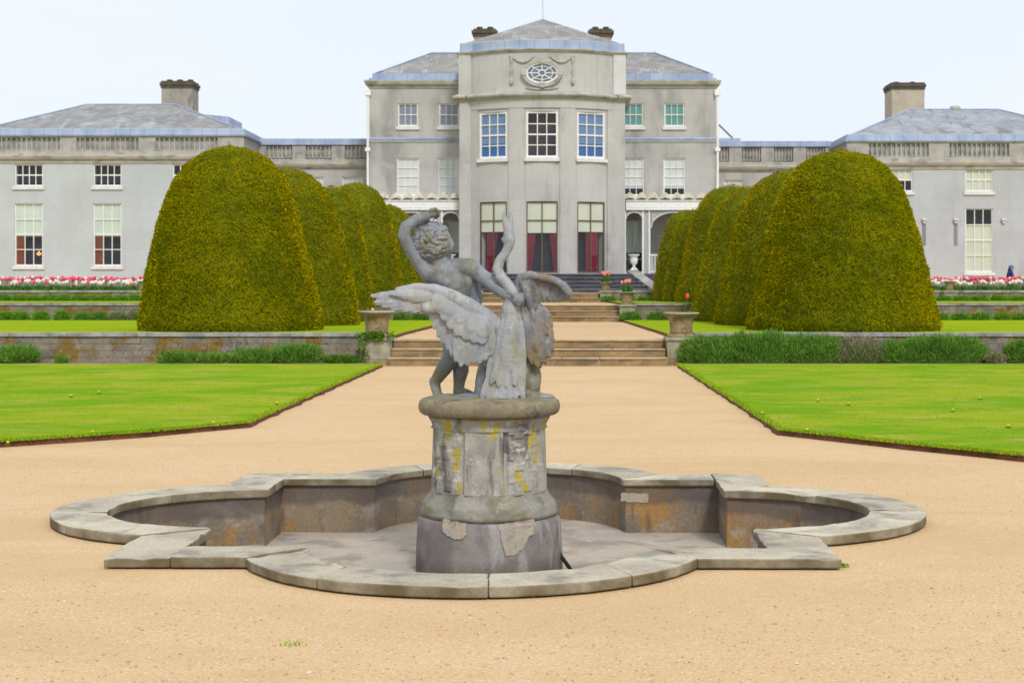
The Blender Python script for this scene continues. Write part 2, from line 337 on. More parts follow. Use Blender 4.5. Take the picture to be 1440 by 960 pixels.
def slate(name, a, b, c):
    t = NT(name)
    col = t.mix(t.ramp(t.noise(.9,6,.65, dist=.6), .38, .62), a, b)
    col = t.mix(t.math('MULTIPLY', t.ramp(t.noise(1.3,6,.65, stretch=(1.6,.35,1), dist=.5), .52, .66), .75), col, c)
    bt = t.n('ShaderNodeTexBrick'); bt.inputs['Scale'].default_value = 1; bt.inputs['Brick Width'].default_value=.3; bt.inputs['Row Height'].default_value=.22
    bt.inputs['Mortar Size'].default_value=.012; bt.inputs['Color1'].default_value=(.8,.8,.8,1); bt.inputs['Color2'].default_value=(1.1,1.1,1.1,1); bt.inputs['Mortar'].default_value=(.55,.55,.55,1)
    t.l(t.vec, bt.inputs['Vector']); col = t.mix(.8, col, bt.outputs['Color'], 'MULTIPLY')
    t.bump(t.noise(12,5), .3, .02); return t.done(col, .8)
M['slate'] = slate('slate_brown', (.33,.32,.30), (.255,.245,.235), (.46,.455,.44))
M['slate_l'] = slate('slate_left', (.33,.33,.325), (.255,.25,.25), (.45,.46,.46))
M['slate_r'] = slate('slate_right', (.38,.40,.44), (.31,.325,.35), (.19,.18,.18))
M['white'] = plain('white_paint', (.78,.78,.76), .5, .05)
M['offwhite'] = plain('off_white_paint', (.66,.66,.65), .55, .08)
M['lattice'] = plain('veranda_panel', (.40,.395,.40), .7, .08)
M['shell'] = stone('shell_finial', (.70,.66,.54), (.56,.52,.40), 6, [((.40,.34,.14),5,.54,.66,None,.6)], .4, 20, .01)
M['brown'] = plain('brown_frame', (.14,.10,.07), .5, .15)
M['brick'] = stone('pink_chimney_brick', (.42,.26,.20), (.36,.24,.19), 4, bump=.5)
M['chim'] = stone('chimney_render', (.40,.37,.31), (.32,.29,.24), 2, [((.16,.14,.12),3,.54,.66,(1,1,.4),.6)], .4)
M['chim_y'] = stone('cream_chimney_render', (.52,.46,.36), (.45,.39,.30), 2, [((.22,.18,.14),3,.58,.68,(1,1,.3),.6)], .4)
M['cap_dark'] = stone('chimney_cap_stone', (.12,.10,.075), (.085,.075,.06), 4, [((.16,.14,.06),6,.54,.66,None,.6)], .6, 12, .02)
M['dark'] = plain('dark_room', (.020,.021,.032), .9, .3, 1.5)
M['dark_red'] = plain('dim_red_room', (.050,.028,.040), .9, .5, 1.2)
M['room'] = plain('dim_room', (.06,.06,.062), .9, .4, 1.0)
def glass(name, tint, gl=1.0):
    t = NT(name); t.t.nodes.remove(t.p)
    tr = t.n('ShaderNodeBsdfTransparent'); tr.inputs[0].default_value = (*tint,1)
    g = t.n('ShaderNodeBsdfGlossy'); g.inputs['Roughness'].default_value = .03
    gm = t.n('ShaderNodeNewGeometry'); dt = t.n('ShaderNodeVectorMath'); dt.operation = 'DOT_PRODUCT'; t.l(gm.outputs['Normal'], dt.inputs[0]); t.l(gm.outputs['Incoming'], dt.inputs[1])
    fz = t.math('ADD', .05, t.math('MULTIPLY', .95, t.math('POWER', t.math('SUBTRACT', 1.0, t.math('ABSOLUTE', dt.outputs['Value'], 0)), 5)))
    mx = t.n("ShaderNodeMixShader"); t.l(fz, mx.inputs[0]); t.l(tr.outputs[0], mx.inputs[1]); t.l(g.outputs[0], mx.inputs[2])
    t.l(mx.outputs[0], t.out.inputs[0]); return t.m
M['glass'] = glass('window_glass', (.94,.96,.95))
def blind(name, c, fold=0):
    t = NT(name); w = t.n('ShaderNodeTexWave'); w.bands_direction = 'X'; w.inputs['Scale'].default_value = 5; w.inputs['Distortion'].default_value=1.2; w.inputs['Detail'].default_value=2
    t.l(t.vec, w.inputs['Vector'])
    col = t.mix(t.ramp(t.noise(1.5,3), .3,.7), tuple(x*.9 for x in c), c)
    if fold: col = t.mix(fold, col, t.mix(w.outputs['Fac'], (.45,.45,.45), (1.1,1.1,1.1)), 'MULTIPLY'); t.bump(w.outputs['Fac'], .5, .05)
    return t.done(col, .85)
M['bl_white'] = blind('white_blind', (.70,.70,.68)); M['bl_cream'] = blind('cream_blind', (.66,.67,.55)); M['bl_green'] = blind('pale_green_blind', (.62,.70,.61))
M['refl_blue'] = blind('blue_sky_reflection', (.19,.30,.55), .25); M['refl_blue2'] = blind('deep_blue_sky_reflection', (.04,.16,.46), .25)  # blue sky reflection of the bow panes, put into these two colours
M['bl_lilac'] = blind('lilac_blind', (.26,.27,.37)); M['bl_teal'] = blind('teal_blind', (.13,.34,.325)); M['cur_red'] = blind('red_curtain', (.26,.018,.04), .7)
M['cur_or'] = blind('orange_curtain', (.26,.065,.015), .6); M['cur_buff'] = blind('buff_trim', (.36,.24,.12))
M['pink'] = plain('pink_petal', (.80,.10,.16), .6, .2, 20); M['whitep'] = plain('white_petal', (.80,.76,.62), .6, .1, 20); M['coral'] = plain('coral_petal', (.80,.27,.20), .6, .2, 20)
M['red_p'] = plain('red_petal', (.70,.08,.06), .6, .2, 20); M['yellow'] = plain('yellow_petal', (.85,.60,.01), .6, .1, 20); M['stemg'] = leafmat('tulip_leaf', (.05,.15,.02), (.08,.22,.03), (.14,.28,.06), 6, 20)
M['black'] = plain('black_rubber', (.015,.015,.017), .5); M['navy'] = plain('navy_cloth', (.022,.035,.12), .85, .2, 10); M['cap'] = plain('blue_cap_cloth', (.05,.17,.50), .8)
M['skin'] = plain('skin', (.50,.30,.22), .6, .06); M['trouser'] = plain('dark_trouser', (.03,.03,.04), .85); M['hair'] = plain('dark_hair', (.04,.028,.02), .7)
t = NT('lamp_glow'); t.p.inputs['Emission Color'].default_value = (1,.42,.08,1); t.p.inputs['Emission Strength'].default_value = 1.6; M['lamp'] = t.done((.8,.5,.2), .6)

# ------------------------------------------------------------------ setting
YC = 11.47; TH = R(-.5); BX = 0.0
A, W, LC, LR = 2.10, .38, 1.64, 1.362
def rot(x, y, z=None):
    X = BX + x*math.cos(TH) - y*math.sin(TH); Y = YC + x*math.sin(TH) + y*math.cos(TH)
    return (X, Y) if z is None else (X, Y, z)
def q4(x, y, k):
    for _ in range(k): x, y = -y, x
    return x, y
def lobe_pts(r, a, n, k):                    # lobe towards -Y, rotated k quarter turns; from -x to +x
    s = (LC - a)/r; ph = math.asin(max(-1,min(1,s)))     # y offset above centre
    out = []
    a0, a1 = PI - ph, 2*PI + ph
    for i in range(n+1):
        q = a0 + (a1-a0)*i/n; out.append(q4(r*math.cos(q), -LC + r*math.sin(q), k))
    return out
def outline(d, n=20):                        # basin outline, offset d inward from coping's outer edge
    pts = []
    for k in range(4):
        pts += lobe_pts(LR-d, A-d, n, k); pts.append(q4(A-d, -(A-d), k))
    return pts
# ground sheet with a hole for the basin
bm = bmesh.new()
def loop(pts):
    vs = [bm.verts.new((x,y,0)) for x,y in pts]; return [bm.edges.new((vs[i],vs[(i+1)%len(vs)])) for i in range(len(vs))]
e = loop([(-300,-200),(300,-200),(300,33.6),(-300,33.6)]) + loop([rot(x,y) for x,y in outline(.12)])
bmesh.ops.triangle_fill(bm, use_beauty=True, use_dissolve=False, edges=e)
bmesh.ops.recalc_face_normals(bm, faces=bm.faces)
if sum(f.normal.z for f in bm.faces) < 0: bmesh.ops.reverse_faces(bm, faces=bm.faces)
me = bpy.data.meshes.new('ground'); bm.to_mesh(me); bm.free(); me.materials.append(M['gravel'])
g = bpy.data.objects.new('ground', me); COL.objects.link(g); tag(g, kind='structure')
# terraces
Y1, Y2, Y3 = 33.5, 50.0, 57.0
T1, T2, T3, T4 = .5, 1.0, 1.32, 2.02
m = MB(); m.box(-300,300,Y1+.25,Y2+.2,-.5,T1); tag(m.build('terrace', M['gravel']), kind='structure')
m = MB(); m.box(-300,300,Y2+.2,Y3+.2,-.5,T2); tag(m.build('terrace', M['gravel']), kind='structure')
m = MB(); m.box(-300,300,Y3+.2,400,-.5,T3); tag(m.build('terrace', M['gravel']), kind='structure')
m = MB(); m.box(-6.95,6.95,61.5,66.5,T3-.02,T4); tag(m.build('landing', M['step_dark']), kind='structure')
# lawns with cut soil edges
def ragged(poly, amp=.010, step=.35):
    out = []
    for i in range(len(poly)):
        a = Vector(poly[i]); b = Vector(poly[(i+1)%len(poly)]); n = max(1, int((b-a).length/step))
        if (b-a).length > 40: n = 6
        for k in range(n):
            p = a.lerp(b, k/n); out.append((p.x+random.uniform(-amp,amp), p.y+random.uniform(-amp,amp)))
    return out
LAWN_R = [(2.90,32.5),(2.90,17.75),(3.93,16.2),(4.75,15.1),(6.2,13.7),(9,12.3),(14,11.5),(60,11.0),(60,32.5)]
LAWN_L = [(-60,32.5),(-60,12.5),(-14,12.6),(-9,13.5),(-6.4,15.1),(-5.05,16.45),(-3.9,17.5),(-3.03,18.7),(-2.95,32.5)]
LZ = .062
def lawn(poly, z0, z1, mat, soil=True):
    rp = ragged(poly); m = MB(); n = len(rp)
    m.add([(x,y,z1) for x,y in rp], [tuple(range(n))]); ob = m.build('lawn', mat, normals=False); tag(ob, kind='structure')
    if soil:
        m = MB(); c = Vector((sum(p[0] for p in poly)/len(poly), 25))
        lo = []
        for x,y in rp:
            d = (Vector((x,y))-c).normalized(); lo.append((x+d.x*.05*random.uniform(.3,1.4), y+d.y*.05*random.uniform(.3,1.4), z0-.01))
        m.add([(x,y,z1-.004) for x,y in rp]+lo, [(i,(i+1)%n,n+(i+1)%n,n+i) for i in range(n)])
        tag(m.build('lawn_edge', M['edge_soil']), kind='structure')
lawn(LAWN_R, 0, LZ, M['lawn']); lawn(LAWN_L, 0, LZ, M['lawn'])
for s in (-1,1):
    lawn([(s*2.88,36.6),(s*2.88,Y1+.5),(s*70,Y1+.5),(s*70,Y2-.1),(s*2.5,Y2-.1)][::s], T1, T1+.06, M['lawn_far'])
    lawn([(s*2.3,Y3-.1),(s*2.5,Y2+.6),(s*70,Y2+.6),(s*70,Y3-.1)][::s], T2, T2+.06, M['lawn_far'])
    m = MB(); m.box(min(s*3.3,s*60),max(s*3.3,s*60),32.45,Y1+.02,-.05,.06); tag(m.build('soil_bed', M['soil']), kind='structure')
    m = MB(); m.box(min(s*4.6,s*24),max(s*4.6,s*24),Y3+.7,Y3+2.6,T3-.05,T3+.05); tag(m.build('soil_bed', M['soil']), kind='structure')
# strips of grass on the third terrace top beside the steps
    m = MB(); m.box(min(s*2.5,s*4.5),max(s*2.5,s*4.5),Y3+.5,Y3+1.8,T3,T3+.05); tag(m.build('lawn', M['lawn_far']), kind='structure')
def inpoly(x, y, poly):
    c = False; j = len(poly)-1
    for i in range(len(poly)):
        xi,yi = poly[i]; xj,yj = poly[j]
        if (yi>y)!=(yj>y) and x < (xj-xi)*(y-yi)/(yj-yi)+xi: c = not c
        j = i
    return c
def grass(poly, xr, yr, n, edge):
    m = MB(); k = 0
    while k < n:
        if random.random() < .30 and edge:           # along the cut edge
            i = random.randrange(len(edge)-1); a,b = edge[i],edge[i+1]; t_ = random.random()
            x = a[0]+(b[0]-a[0])*t_+random.uniform(-.06,.06); y = a[1]+(b[1]-a[1])*t_+random.uniform(-.05,.07); L = random.uniform(.018,.045)
        else:
            x = random.uniform(*xr); y = yr[0]+(yr[1]-yr[0])*random.random()**1.6; L = random.uniform(.012,.026)
            if not inpoly(x,y,poly): continue
        d = Vector((random.uniform(-.5,.5),random.uniform(-.5,.5),1)).normalized()
        m.blade((x,y,LZ-.006), d, L, random.uniform(.006,.012), .15); k += 1
    tag(m.build('grass', M['grass'], normals=False), 'short mown grass blades of the lawn', 'grass', kind='stuff')
grass(LAWN_R, (2.9,14), (11.6,32.4), 45000, LAWN_R[0:7]); grass(LAWN_L, (-14,-2.9), (12.6,32.4), 45000, LAWN_L[2:9])
# loose pebbles
m = MB()
for i in range(9000):
    y = 6.0+12*random.random()**1.8; x = CX+random.uniform(-.36,.36)*y*1.05
    dx, dy = x-BX, y-YC
    if abs(dx) < 2.2 and abs(dy) < 2.2 or math.hypot(dx,dy) < 3.25: continue
    s = random.uniform(.003,.0085)*(1.5 if random.random()<.06 else 1); a = random.uniform(0,PI)
    vs = [(x+s*math.cos(a+k*PI/2)*random.uniform(.7,1.3), y+s*math.sin(a+k*PI/2)*random.uniform(.7,1.3), random.uniform(.0,.002)) for k in range(4)]
    m.cur = random.choice([0,0,1,2]); m.add(vs+[(x,y,s*random.uniform(.6,1.1))], [(0,1,4),(1,2,4),(2,3,4),(3,0,4)])
tag(m.build('gravel', [plain('pebble_buff',(.52,.36,.19),.9), plain('pebble_pale',(.62,.52,.38),.9), plain('pebble_brown',(.42,.29,.18),.9)], normals=False), 'loose pebbles scattered on the gravel forecourt', 'gravel', kind='stuff')

# ------------------------------------------------------------------ fountain basin
bs = thing('fountain_basin', 'empty quatrefoil stone fountain basin with pale coping set in the gravel', 'basin', (BX,YC,0))
m = MB(); io = [rot(*p) for p in outline(W-.03)]; oo = [rot(*p) for p in outline(.07)]; n = len(io)
vs = [(x,y,-.40) for x,y in io]+[(x,y,.03) for x,y in io]+[(x,y,.03) for x,y in oo]+[(x,y,-.40) for x,y in oo]
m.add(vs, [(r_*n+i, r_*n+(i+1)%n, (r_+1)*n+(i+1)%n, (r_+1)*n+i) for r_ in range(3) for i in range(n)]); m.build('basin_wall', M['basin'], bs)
m = MB(); fo = [rot(*p) for p in outline(W-.08)]; m.add([(x,y,-.365) for x,y in fo], [tuple(range(len(fo)))]); m.build('basin_floor', M['basin_floor'], bs)
def patch(k, u, z, w, h, d=W-.03):
    m = MB(); pts = []
    for (a0,b0),(a1,b1) in zip(((-1,-1),(1,-.8),(.9,1),(-.9,.8)), ((1,-.8),(.9,1),(-.9,.8),(-1,-1))):
        for i in range(7): pts.append((u+w*(a0+(a1-a0)*i/7+random.uniform(-.08,.08)), z+h*(b0+(b1-b0)*i/7+random.uniform(-.15,.15))))
    def P(uu,zz,off):
        x,y = q4(uu, -(A-d)+off, k); return rot(x,y,zz)
    n = len(pts); m.add([P(a,b,.004) for a,b in pts]+[P(a,b,-.02) for a,b in pts], [tuple(range(n))]+[(i,(i+1)%n,n+(i+1)%n,n+i) for i in range(n)])
    m.build('render_patch', M['basin_patch'], bs)
patch(2, -1.08, -.085, .115, .038)
def coping(polyxy):
    dz = random.uniform(-.004,.006); m = MB(); c = (sum(p[0] for p in polyxy)/len(polyxy), sum(p[1] for p in polyxy)/len(polyxy))
    sh = [(p[0]+(c[0]-p[0])*.004, p[1]+(c[1]-p[1])*.004) for p in polyxy]
    dn = []
    for (x0,y0),(x1,y1) in zip(sh, sh[1:]+sh[:1]):
        n_ = max(1, int(math.hypot(x1-x0,y1-y0)/.07))
        for q in range(n_): dn.append((x0+(x1-x0)*q/n_+random.uniform(-.0035,.0035), y0+(y1-y0)*q/n_+random.uniform(-.0035,.0035)))
    m.prism([rot(*p) for p in dn], .010, .070+dz)
    nd = len(dn)
    for q in range(nd, 2*nd):
        if random.random() < .10: x_,y_,z_ = m.v[q]; m.v[q] = (x_,y_,z_-random.uniform(.004,.014))
    ob = m.build('coping_stone', M['coping'], bs)
    bv = ob.modifiers.new('b','BEVEL'); bv.width = .010; bv.segments = 2; bv.limit_method='ANGLE'; bv.angle_limit = R(40)
    return ob
for k in range(4):
    N_ = 24; o = lobe_pts(LR, A, N_, k); i_ = lobe_pts(LR-W, A-W, N_, k)
    cuts = [[0,6,13,19,24],[0,5,11,18,24],[0,7,12,18,24],[0,6,14,20,24]][k]
    for a,b in zip(cuts, cuts[1:]): coping(o[a:b+1] + i_[a:b+1][::-1])
    xo = o[-1]; xi = i_[-1]
    x1 = lobe_pts(LR,A,2,0)[-1][0]; x2 = lobe_pts(LR-W,A-W,2,0)[-1][0]
    coping([q4(*p,k) for p in ((x1,-A),(A,-A),(A,-A+W),(x2,-A+W))])
    coping([q4(*p,k) for p in ((A-W,-A+W),(A,-A+W),(A,-x1),(A-W,-x2))])
# ------------------------------------------------------------------ pedestal
pd = thing('pedestal', 'weathered clustered stone pedestal with lichen standing in the empty basin', 'pedestal', (BX,YC,-.365))
def octo(a, z=0):
    k = abs(math.cos(2*a)); return 1.0 - .030*(1-k) + .012*math.cos(8*a)
m = MB(); m.lathe([(.505,-.37),(.502,-.2),(.494,-.06),(.488,.0),(.470,.022),(.44,.03)], (BX,YC,0), 64, rf=octo)
drum = m.build('drum', M['ped_drum'], pd, smooth=True)
def shaft(a, z):
    b = 1.0; q = (math.degrees(a) + 90 + 4) % 90          # four broad smooth lobes, strips of rough rustication between
    if q < 24 or q > 66: b = 1.0
    else: b = .955
    if 20 < q < 25 or 65 < q < 70: b = .93
    return b
prof = [(.470,.03),(.476,.06),(.470,.075),(.472,.10),(.455,.13),(.425,.155),(.405,.185),(.398,.21)]
m = MB(); m.lathe(prof, (BX,YC,0), 72, rf=lambda a,z: octo(a)*(1+.006*mnoise.noise(Vector((math.cos(a)*6,math.sin(a)*6,z*20))))); m.build('base_moulding', stone('mossy_moulding', (.34,.32,.27), (.22,.205,.17), 6, [((.17,.16,.04),3,.48,.64,(1,1,3),.6), ((.12,.11,.09),6,.54,.66,(1,1,1),.6), ((.38,.36,.31),9,.55,.66,None,.6)], .6, 28, .012), pd, smooth=True)
def rough_shaft(a, z):
    q = (math.degrees(a)+94) % 90; b = shaft(a,z)
    if 25 <= q <= 65:
        b += .050*abs(mnoise.cell(Vector((math.floor(q/11.0)*7.3, math.floor(z/.055+ (math.floor(q/11)%2)*.5)*3.1, .5)))) + .012*mnoise.noise(Vector((q*.4,z*30,1)))
    return b
m = MB(); zz = [.20+.012*i for i in range(37)]; m.lathe([(.402-.012*(z-.2)/.4,z) for z in zz], (BX,YC,0), 160, rf=rough_shaft); m.build('shaft', M['ped_shaft'], pd)
m = MB(); m.lathe([(.385,.622),(.402,.632),(.392,.642),(.396,.665),(.412,.690),(.420,.708),(.40,.722)], (BX,YC,0), 72, rf=octo); m.build('neck_moulding', M['ped_shaft'], pd, smooth=True)
m = MB(); m.lathe([(.40,.722),(.462,.724),(.482,.738),(.492,.765),(.492,.79),(.484,.815),(.462,.832),(.30,.842),(.05,.845)], (BX,YC,0), 72,
    rf=lambda a,z: 1+.008*mnoise.noise(Vector((math.cos(a)*5,math.sin(a)*5,z*6)))); m.build('cap_slab', M['ped_cap'], pd, smooth=True)
def drum_patch(pts):
    m = MB(); vs = []
    P = []; den = []
    for (a0,b0),(a1,b1) in zip(pts, pts[1:]+pts[:1]):
        for k in range(5): den.append((a0+(a1-a0)*k/5+random.uniform(-1.1,1.1), b0+(b1-b0)*k/5+random.uniform(-1.1,1.1)))
    for (px,py) in den:
        x = PX(px, 11.02)-BX; z = PZ(py, 11.02); a_ = math.atan2(-.5, x); r = (.510+.002*random.random())*octo(math.atan2(-math.sqrt(.25-x*x), x)); r *= ipl(z,[-.37,-.2,-.06,0,.022],[1.004,.998,.984,.972,.945]); y = -math.sqrt(max(.001, r*r-x*x)); P.append((BX+x,YC+y,z))
    n = len(P); back = [(BX+(p[0]-BX)*.95, YC+(p[1]-YC)*.95, p[2]) for p in P]
    m.add(P+back, [tuple(range(n))]+[(i,(i+1)%n,n+(i+1)%n,n+i) for i in range(n)]); m.build('bare_patch', M['ped_patch'], pd)
drum_patch([(622,731),(634,734),(655,736),(656,750),(650,757),(640,758),(628,755),(621,748)])
drum_patch([(702,737),(722,735),(752,733),(751,752),(742,756),(737,772),(722,780),(711,779),(706,760)])
pp = thing('water_pipe', 'thin black pipe poking out beside the pedestal foot on the basin floor', 'pipe', (.52,11.3,-.36))
m = MB(); m.tube([(.44,11.42,-.19),(.49,11.40,-.24),(.572,11.37,-.352)], .015); m.build('pipe', M['black'], pp, smooth=True)

# ------------------------------------------------------------------ statue: boy and swan
st = thing('statue', 'weathered lead statue of a curly haired boy wrestling a swan, on the pedestal', 'statue', (BX,YC,.842))
U = YC/F
def sp(px, py, dy=0.0): Y = YC+dy; return Vector((PX(px,Y), Y, PZ(py,Y)))
def ch(mb, L): mb.chain([(sp(x,y,d), r*U) for x,y,d,r in L])
b = MB()
ch(b, [(646,462,.16,25),(651,438,.16,22),(650,420,.15,22),(640,400,.13,25),(632,386,.12,23)])          # spine
ch(b, [(660,440,.15,18),(662,415,.14,17),(657,390,.12,16)]); ch(b, [(640,440,.16,17),(632,415,.14,16),(614,390,.12,17)])
ch(b, [(606,386,.11,13),(625,379,.10,15),(646,376,.10,14),(660,377,.09,14.5)])                            # shoulders
ch(b, [(628,398,.05,10),(618,392,.06,9)]); ch(b, [(656,398,.06,10),(653,412,.07,9)])                   # shoulder blades
ch(b, [(622,378,.11,14),(614,362,.11,13)])                                                           # neck
b.ball(sp(609,342,.12), (27*U,28*U,28*U)); b.ball(sp(616,349,.17), (21*U,22*U,22*U)); b.ball(sp(624,352,.20), 13*U)
b.ball(sp(627,346,.13), 12*U); b.ball(sp(630,343,.19), 9*U); b.ball(sp(634,350,.21), (4.5*U,5*U,6*U)); b.ball(sp(628,362,.21), 7*U)     # cheek, nose, chin
b.ball(sp(632,338,.21), (6*U,7*U,3*U)); b.ball(sp(631,356,.22), (4*U,4*U,2*U)); b.ball(sp(629,341,.095), (3*U,4*U,6.5*U))  # brow, lips, ear
ch(b, [(604,386,.10,13),(591,370,.08,11),(577,350,.05,9.3),(568,331,.03,9)])                        # raised arm
ch(b, [(568,331,.03,9),(571,319,.03,9),(585,309,.05,8.2),(600,304,.07,6.3)]); b.ball(sp(606,301,.08), (8*U,6*U,6*U))
for i,(dx,dy_) in enumerate(((2,-4),(5,-2.5),(7,.5),(6,3))):
    ch(b, [(605+dx*.4,301+dy_*.6,.06+.012*i,2.6),(611+dx*.6,297.5+dy_,.055+.014*i,2.5),(614+dx*.4,301+dy_,.075+.014*i,2.3),(611+dx*.2,304+dy_,.095+.01*i,2.1)])
ch(b, [(603,300,.07,3),(606,295,.05,2.6),(612,294,.05,2.3)])
ch(b, [(661,377,.09,14),(673,385,.05,11.5),(688,396,0,10.3),(704,408,-.05,9.8)]); ch(b, [(704,408,-.05,9.8),(715,415,-.10,9),(725,421,-.15,8)])  # gripping arm
b.ball(sp(729,421,-.175), (9*U,8*U,8*U))
for i in range(4): ch(b, [(729,415+i*4.2,-.19,3),(734,414+i*4.2,-.16,2.8),(735,414+i*4.2,-.11,2.6),(729,414+i*4.2,-.075,2.4)])
ch(b, [(724,417,-.19,3.2),(718,412,-.205,2.8),(713,411,-.195,2.4)])
ch(b, [(642,462,.15,21),(640,482,.13,17.5),(634,503,.12,13)]); ch(b, [(634,503,.12,13),(624,518,.14,11.5),(614,533,.17,8.5)])   # bent leg on its toes
ch(b, [(611,536,.18,8),(613,546,.17,7.5),(615,553,.15,7)])
for i in range(5): ch(b, [(611+i*2.6,555,.135,3.1),(612+i*3,557,.10,2.4)])
ch(b, [(656,462,.17,21),(653,485,.18,17),(648,505,.19,12.5),(648,520,.20,12),(646,535,.20,9),(645,546,.19,8)])  # straight leg
ch(b, [(644,550,.19,7.5),(655,553,.16,7),(663,555,.13,5.5)])
for i in range(5): ch(b, [(664,555,.115+.016*i,3),(669-i*.8,556.3,.11+.017*i,2.3)])
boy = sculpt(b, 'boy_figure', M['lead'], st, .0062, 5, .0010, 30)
h = MB(); hc = sp(608,341,.12)
h.ball(hc, (27.5*U,29*U,28.5*U)); random.seed(3)
for i in range(420):
    z = random.uniform(-.75,1); a = random.uniform(0,2*PI); q = math.sqrt(1-z*z); d = Vector((q*math.cos(a), q*math.sin(a), z))
    if d.dot(Vector((.84,.42,-.34))) > .40: continue
    p = hc + Vector((d.x*27.5*U, d.y*28.5*U, d.z*28*U)); r_ = random.uniform(2.2,3.6)*U
    h.ball(p, (r_*random.uniform(.8,1.3), r_*random.uniform(.8,1.2), r_*random.uniform(.7,1.1)), nu=8, nv=6)
sculpt(h, 'hair', M['lead'], boy, .0045, 1, .0012, 45)
random.seed(11)
# swan: body, neck, head, tail
b = MB()
ch(b, [(706,548,-.06,25),(710,520,-.07,25),(714,495,-.08,24),(717,470,-.09,21),(718,450,-.10,16),(718,436,-.11,13)])
ch(b, [(733,520,.0,16),(733,495,.0,16),(730,465,-.02,12)]); ch(b, [(690,505,-.03,14),(700,470,-.05,13)])
ch(b, [(718,436,-.11,14),(721,422,-.115,10.5),(720,410,-.11,8.6),(713,399,-.10,7.8),(704,389,-.09,7.5),(699.5,378,-.085,7.5),(703,366,-.085,7),(710,357,-.09,6.6),(715,347,-.09,7)])
ch(b, [(715,347,-.09,7),(716.5,338,-.09,8.8),(715.5,328,-.09,8.0),(714,319,-.09,6.6)]); b.ball(sp(708,337,-.085), (3*U,4*U,4*U))
ch(b, [(712,318,-.085,5.5),(709.5,308,-.085,3.8),(708.5,300,-.085,2.4)]); ch(b, [(717,317,-.09,5.2),(718.5,308,-.09,3.8),(717.5,298,-.09,2.6)])
swan = sculpt(b, 'swan_body', M['lead_pale'], st, .006, 4, .0018, 26)
def feather(mb, p0, p1, w, th=3.5, nrm=(0,-1,.15)):
    a = sp(*p0); c = sp(*p1); d = (c-a); L = d.length; d.normalize(); n_ = Vector(nrm); n_ = (n_-d*n_.dot(d)).normalized(); s_ = d.cross(n_)
    Mx = Matrix((d, s_, n_)).transposed()
    mb.ball(a.lerp(c,.5), (L*.54, w*U/2, th*U/2), Mx, nu=16, nv=10)
    mb.ball(a.lerp(c,.5)+n_*th*U*.28, (L*.50, w*U*.07, th*U*.36), Mx, nu=12, nv=6)   # quill ridge
b = MB()                                                           # tail fan
for i,(x,y) in enumerate(((677,560),(686,563.5),(696,565),(706,566),(716,565.5),(726,564),(737,561))):
    feather(b, (709+(i-3)*2.5,505,-.14), (x,y,-.155-.03*(1-abs(i-3)/3)), 14, 5, (0,-1,.1))
for i,(x,y) in enumerate(((690,540),(700,543),(712,544),(724,542))): feather(b, (713,478,-.155), (x,y,-.185), 13, 5)
ch(b, [(711,500,-.07,19),(707,530,-.07,22),(706,556,-.07,24)])
for i in range(6): feather(b, (702+i*6,450,-.145-.012*(2.5-abs(i-2.5))), (684+i*10,560,-.15-.012*(2.5-abs(i-2.5))), 15, 4.5)
ch(b, [(682,561,-.11,5),(706,562,-.15,8),(734,561,-.11,5)])
sculpt(b, 'tail', M['lead_pale'], st, .0055, 2, .0012, 30)
b = MB()                                                           # wing stretched to the side
ch(b, [(700,462,-.10,13),(682,446,-.13,13),(660,430,-.16,11),(635,416,-.17,9.5),(612,407,-.16,8),(585,404,-.13,6.5),(560,408,-.11,5)])
prim = [(522,416),(527,424),(537,430),(550,434.5),(563,437),(577,439),(590,440.5),(602,442)]
for i,(x,y) in enumerate(prim): feather(b, (622-i*1.5,411+i*1.2,-.165), (x,y,-.10-.006*i), 15, 4.2, (0,-1,.35))
for i,(x,y) in enumerate(((548,413),(562,418),(575,422),(590,426),(604,432))): feather(b, (620,410,-.18), (x,y,-.145-.004*i), 15, 4.2, (0,-1,.45))
for i,(x,y) in enumerate(((605,450),(610,462),(616,474),(622,482),(629,491),(636,501))): feather(b, (634+i*2,420+i*2,-.17), (x,y,-.135), 17, 5)
for i,(x,y) in enumerate(((641,508),(648,515),(657,514),(665,511),(674,511),(682,507),(691,500))): feather(b, (652+i*6,432+i*4,-.175), (x,y,-.16), 17, 5.5)
for i,(x,y) in enumerate(((612,438),(622,450),(632,462),(643,472),(655,478),(667,482),(679,484))): feather(b, (632+i*7,418+i*5,-.19), (x,y,-.195), 21, 4.2)
for i,(x,y) in enumerate(((604,424),(622,432),(640,444),(658,456),(676,464))): feather(b, (626+i*12,412+i*8,-.195), (x+7,y+10,-.205), 24, 3.6)
b.ball(sp(606,433,-.175), (14*U,6*U,8*U))
ch(b, [(640,430,-.14,13),(660,450,-.14,15),(675,475,-.12,14)])
sculpt(b, 'wing', M['lead_pale'], st, .0055, 5, .0016, 26)
b = MB()                                                           # folded wing
ch(b, [(738,480,-.05,11),(733,450,-.04,9),(729,425,-.05,7.5),(727,404,-.07,7),(732,391,-.09,6),(744,386,-.10,5.5),(762,390,-.10,5.5),(780,394,-.09,5.5),(792,401,-.08,6),(799,411,-.06,6)])
lead_y = lambda x: ipl(x, [727,732,744,762,780,792,799], [404,391,386,390,394,401,411])
for i in range(9):
    x = 733+i*7.6; feather(b, (x,lead_y(x)-1,-.085+.006*i), (min(802,x+9), 421+min(i,3)*1.2-(i>6)*(i-6)*1.5,-.055+.008*i), 15, 7, (0,-1,.35))
for i in range(4): feather(b, (732+i*5,392-i*1.0,-.10), (737+i*6,428+i*2,-.06+.02*i), 13, 7, (.2,-1,.1))
ch(b, [(737,400,-.08,8),(741,415,-.07,9),(748,428,-.05,9)])
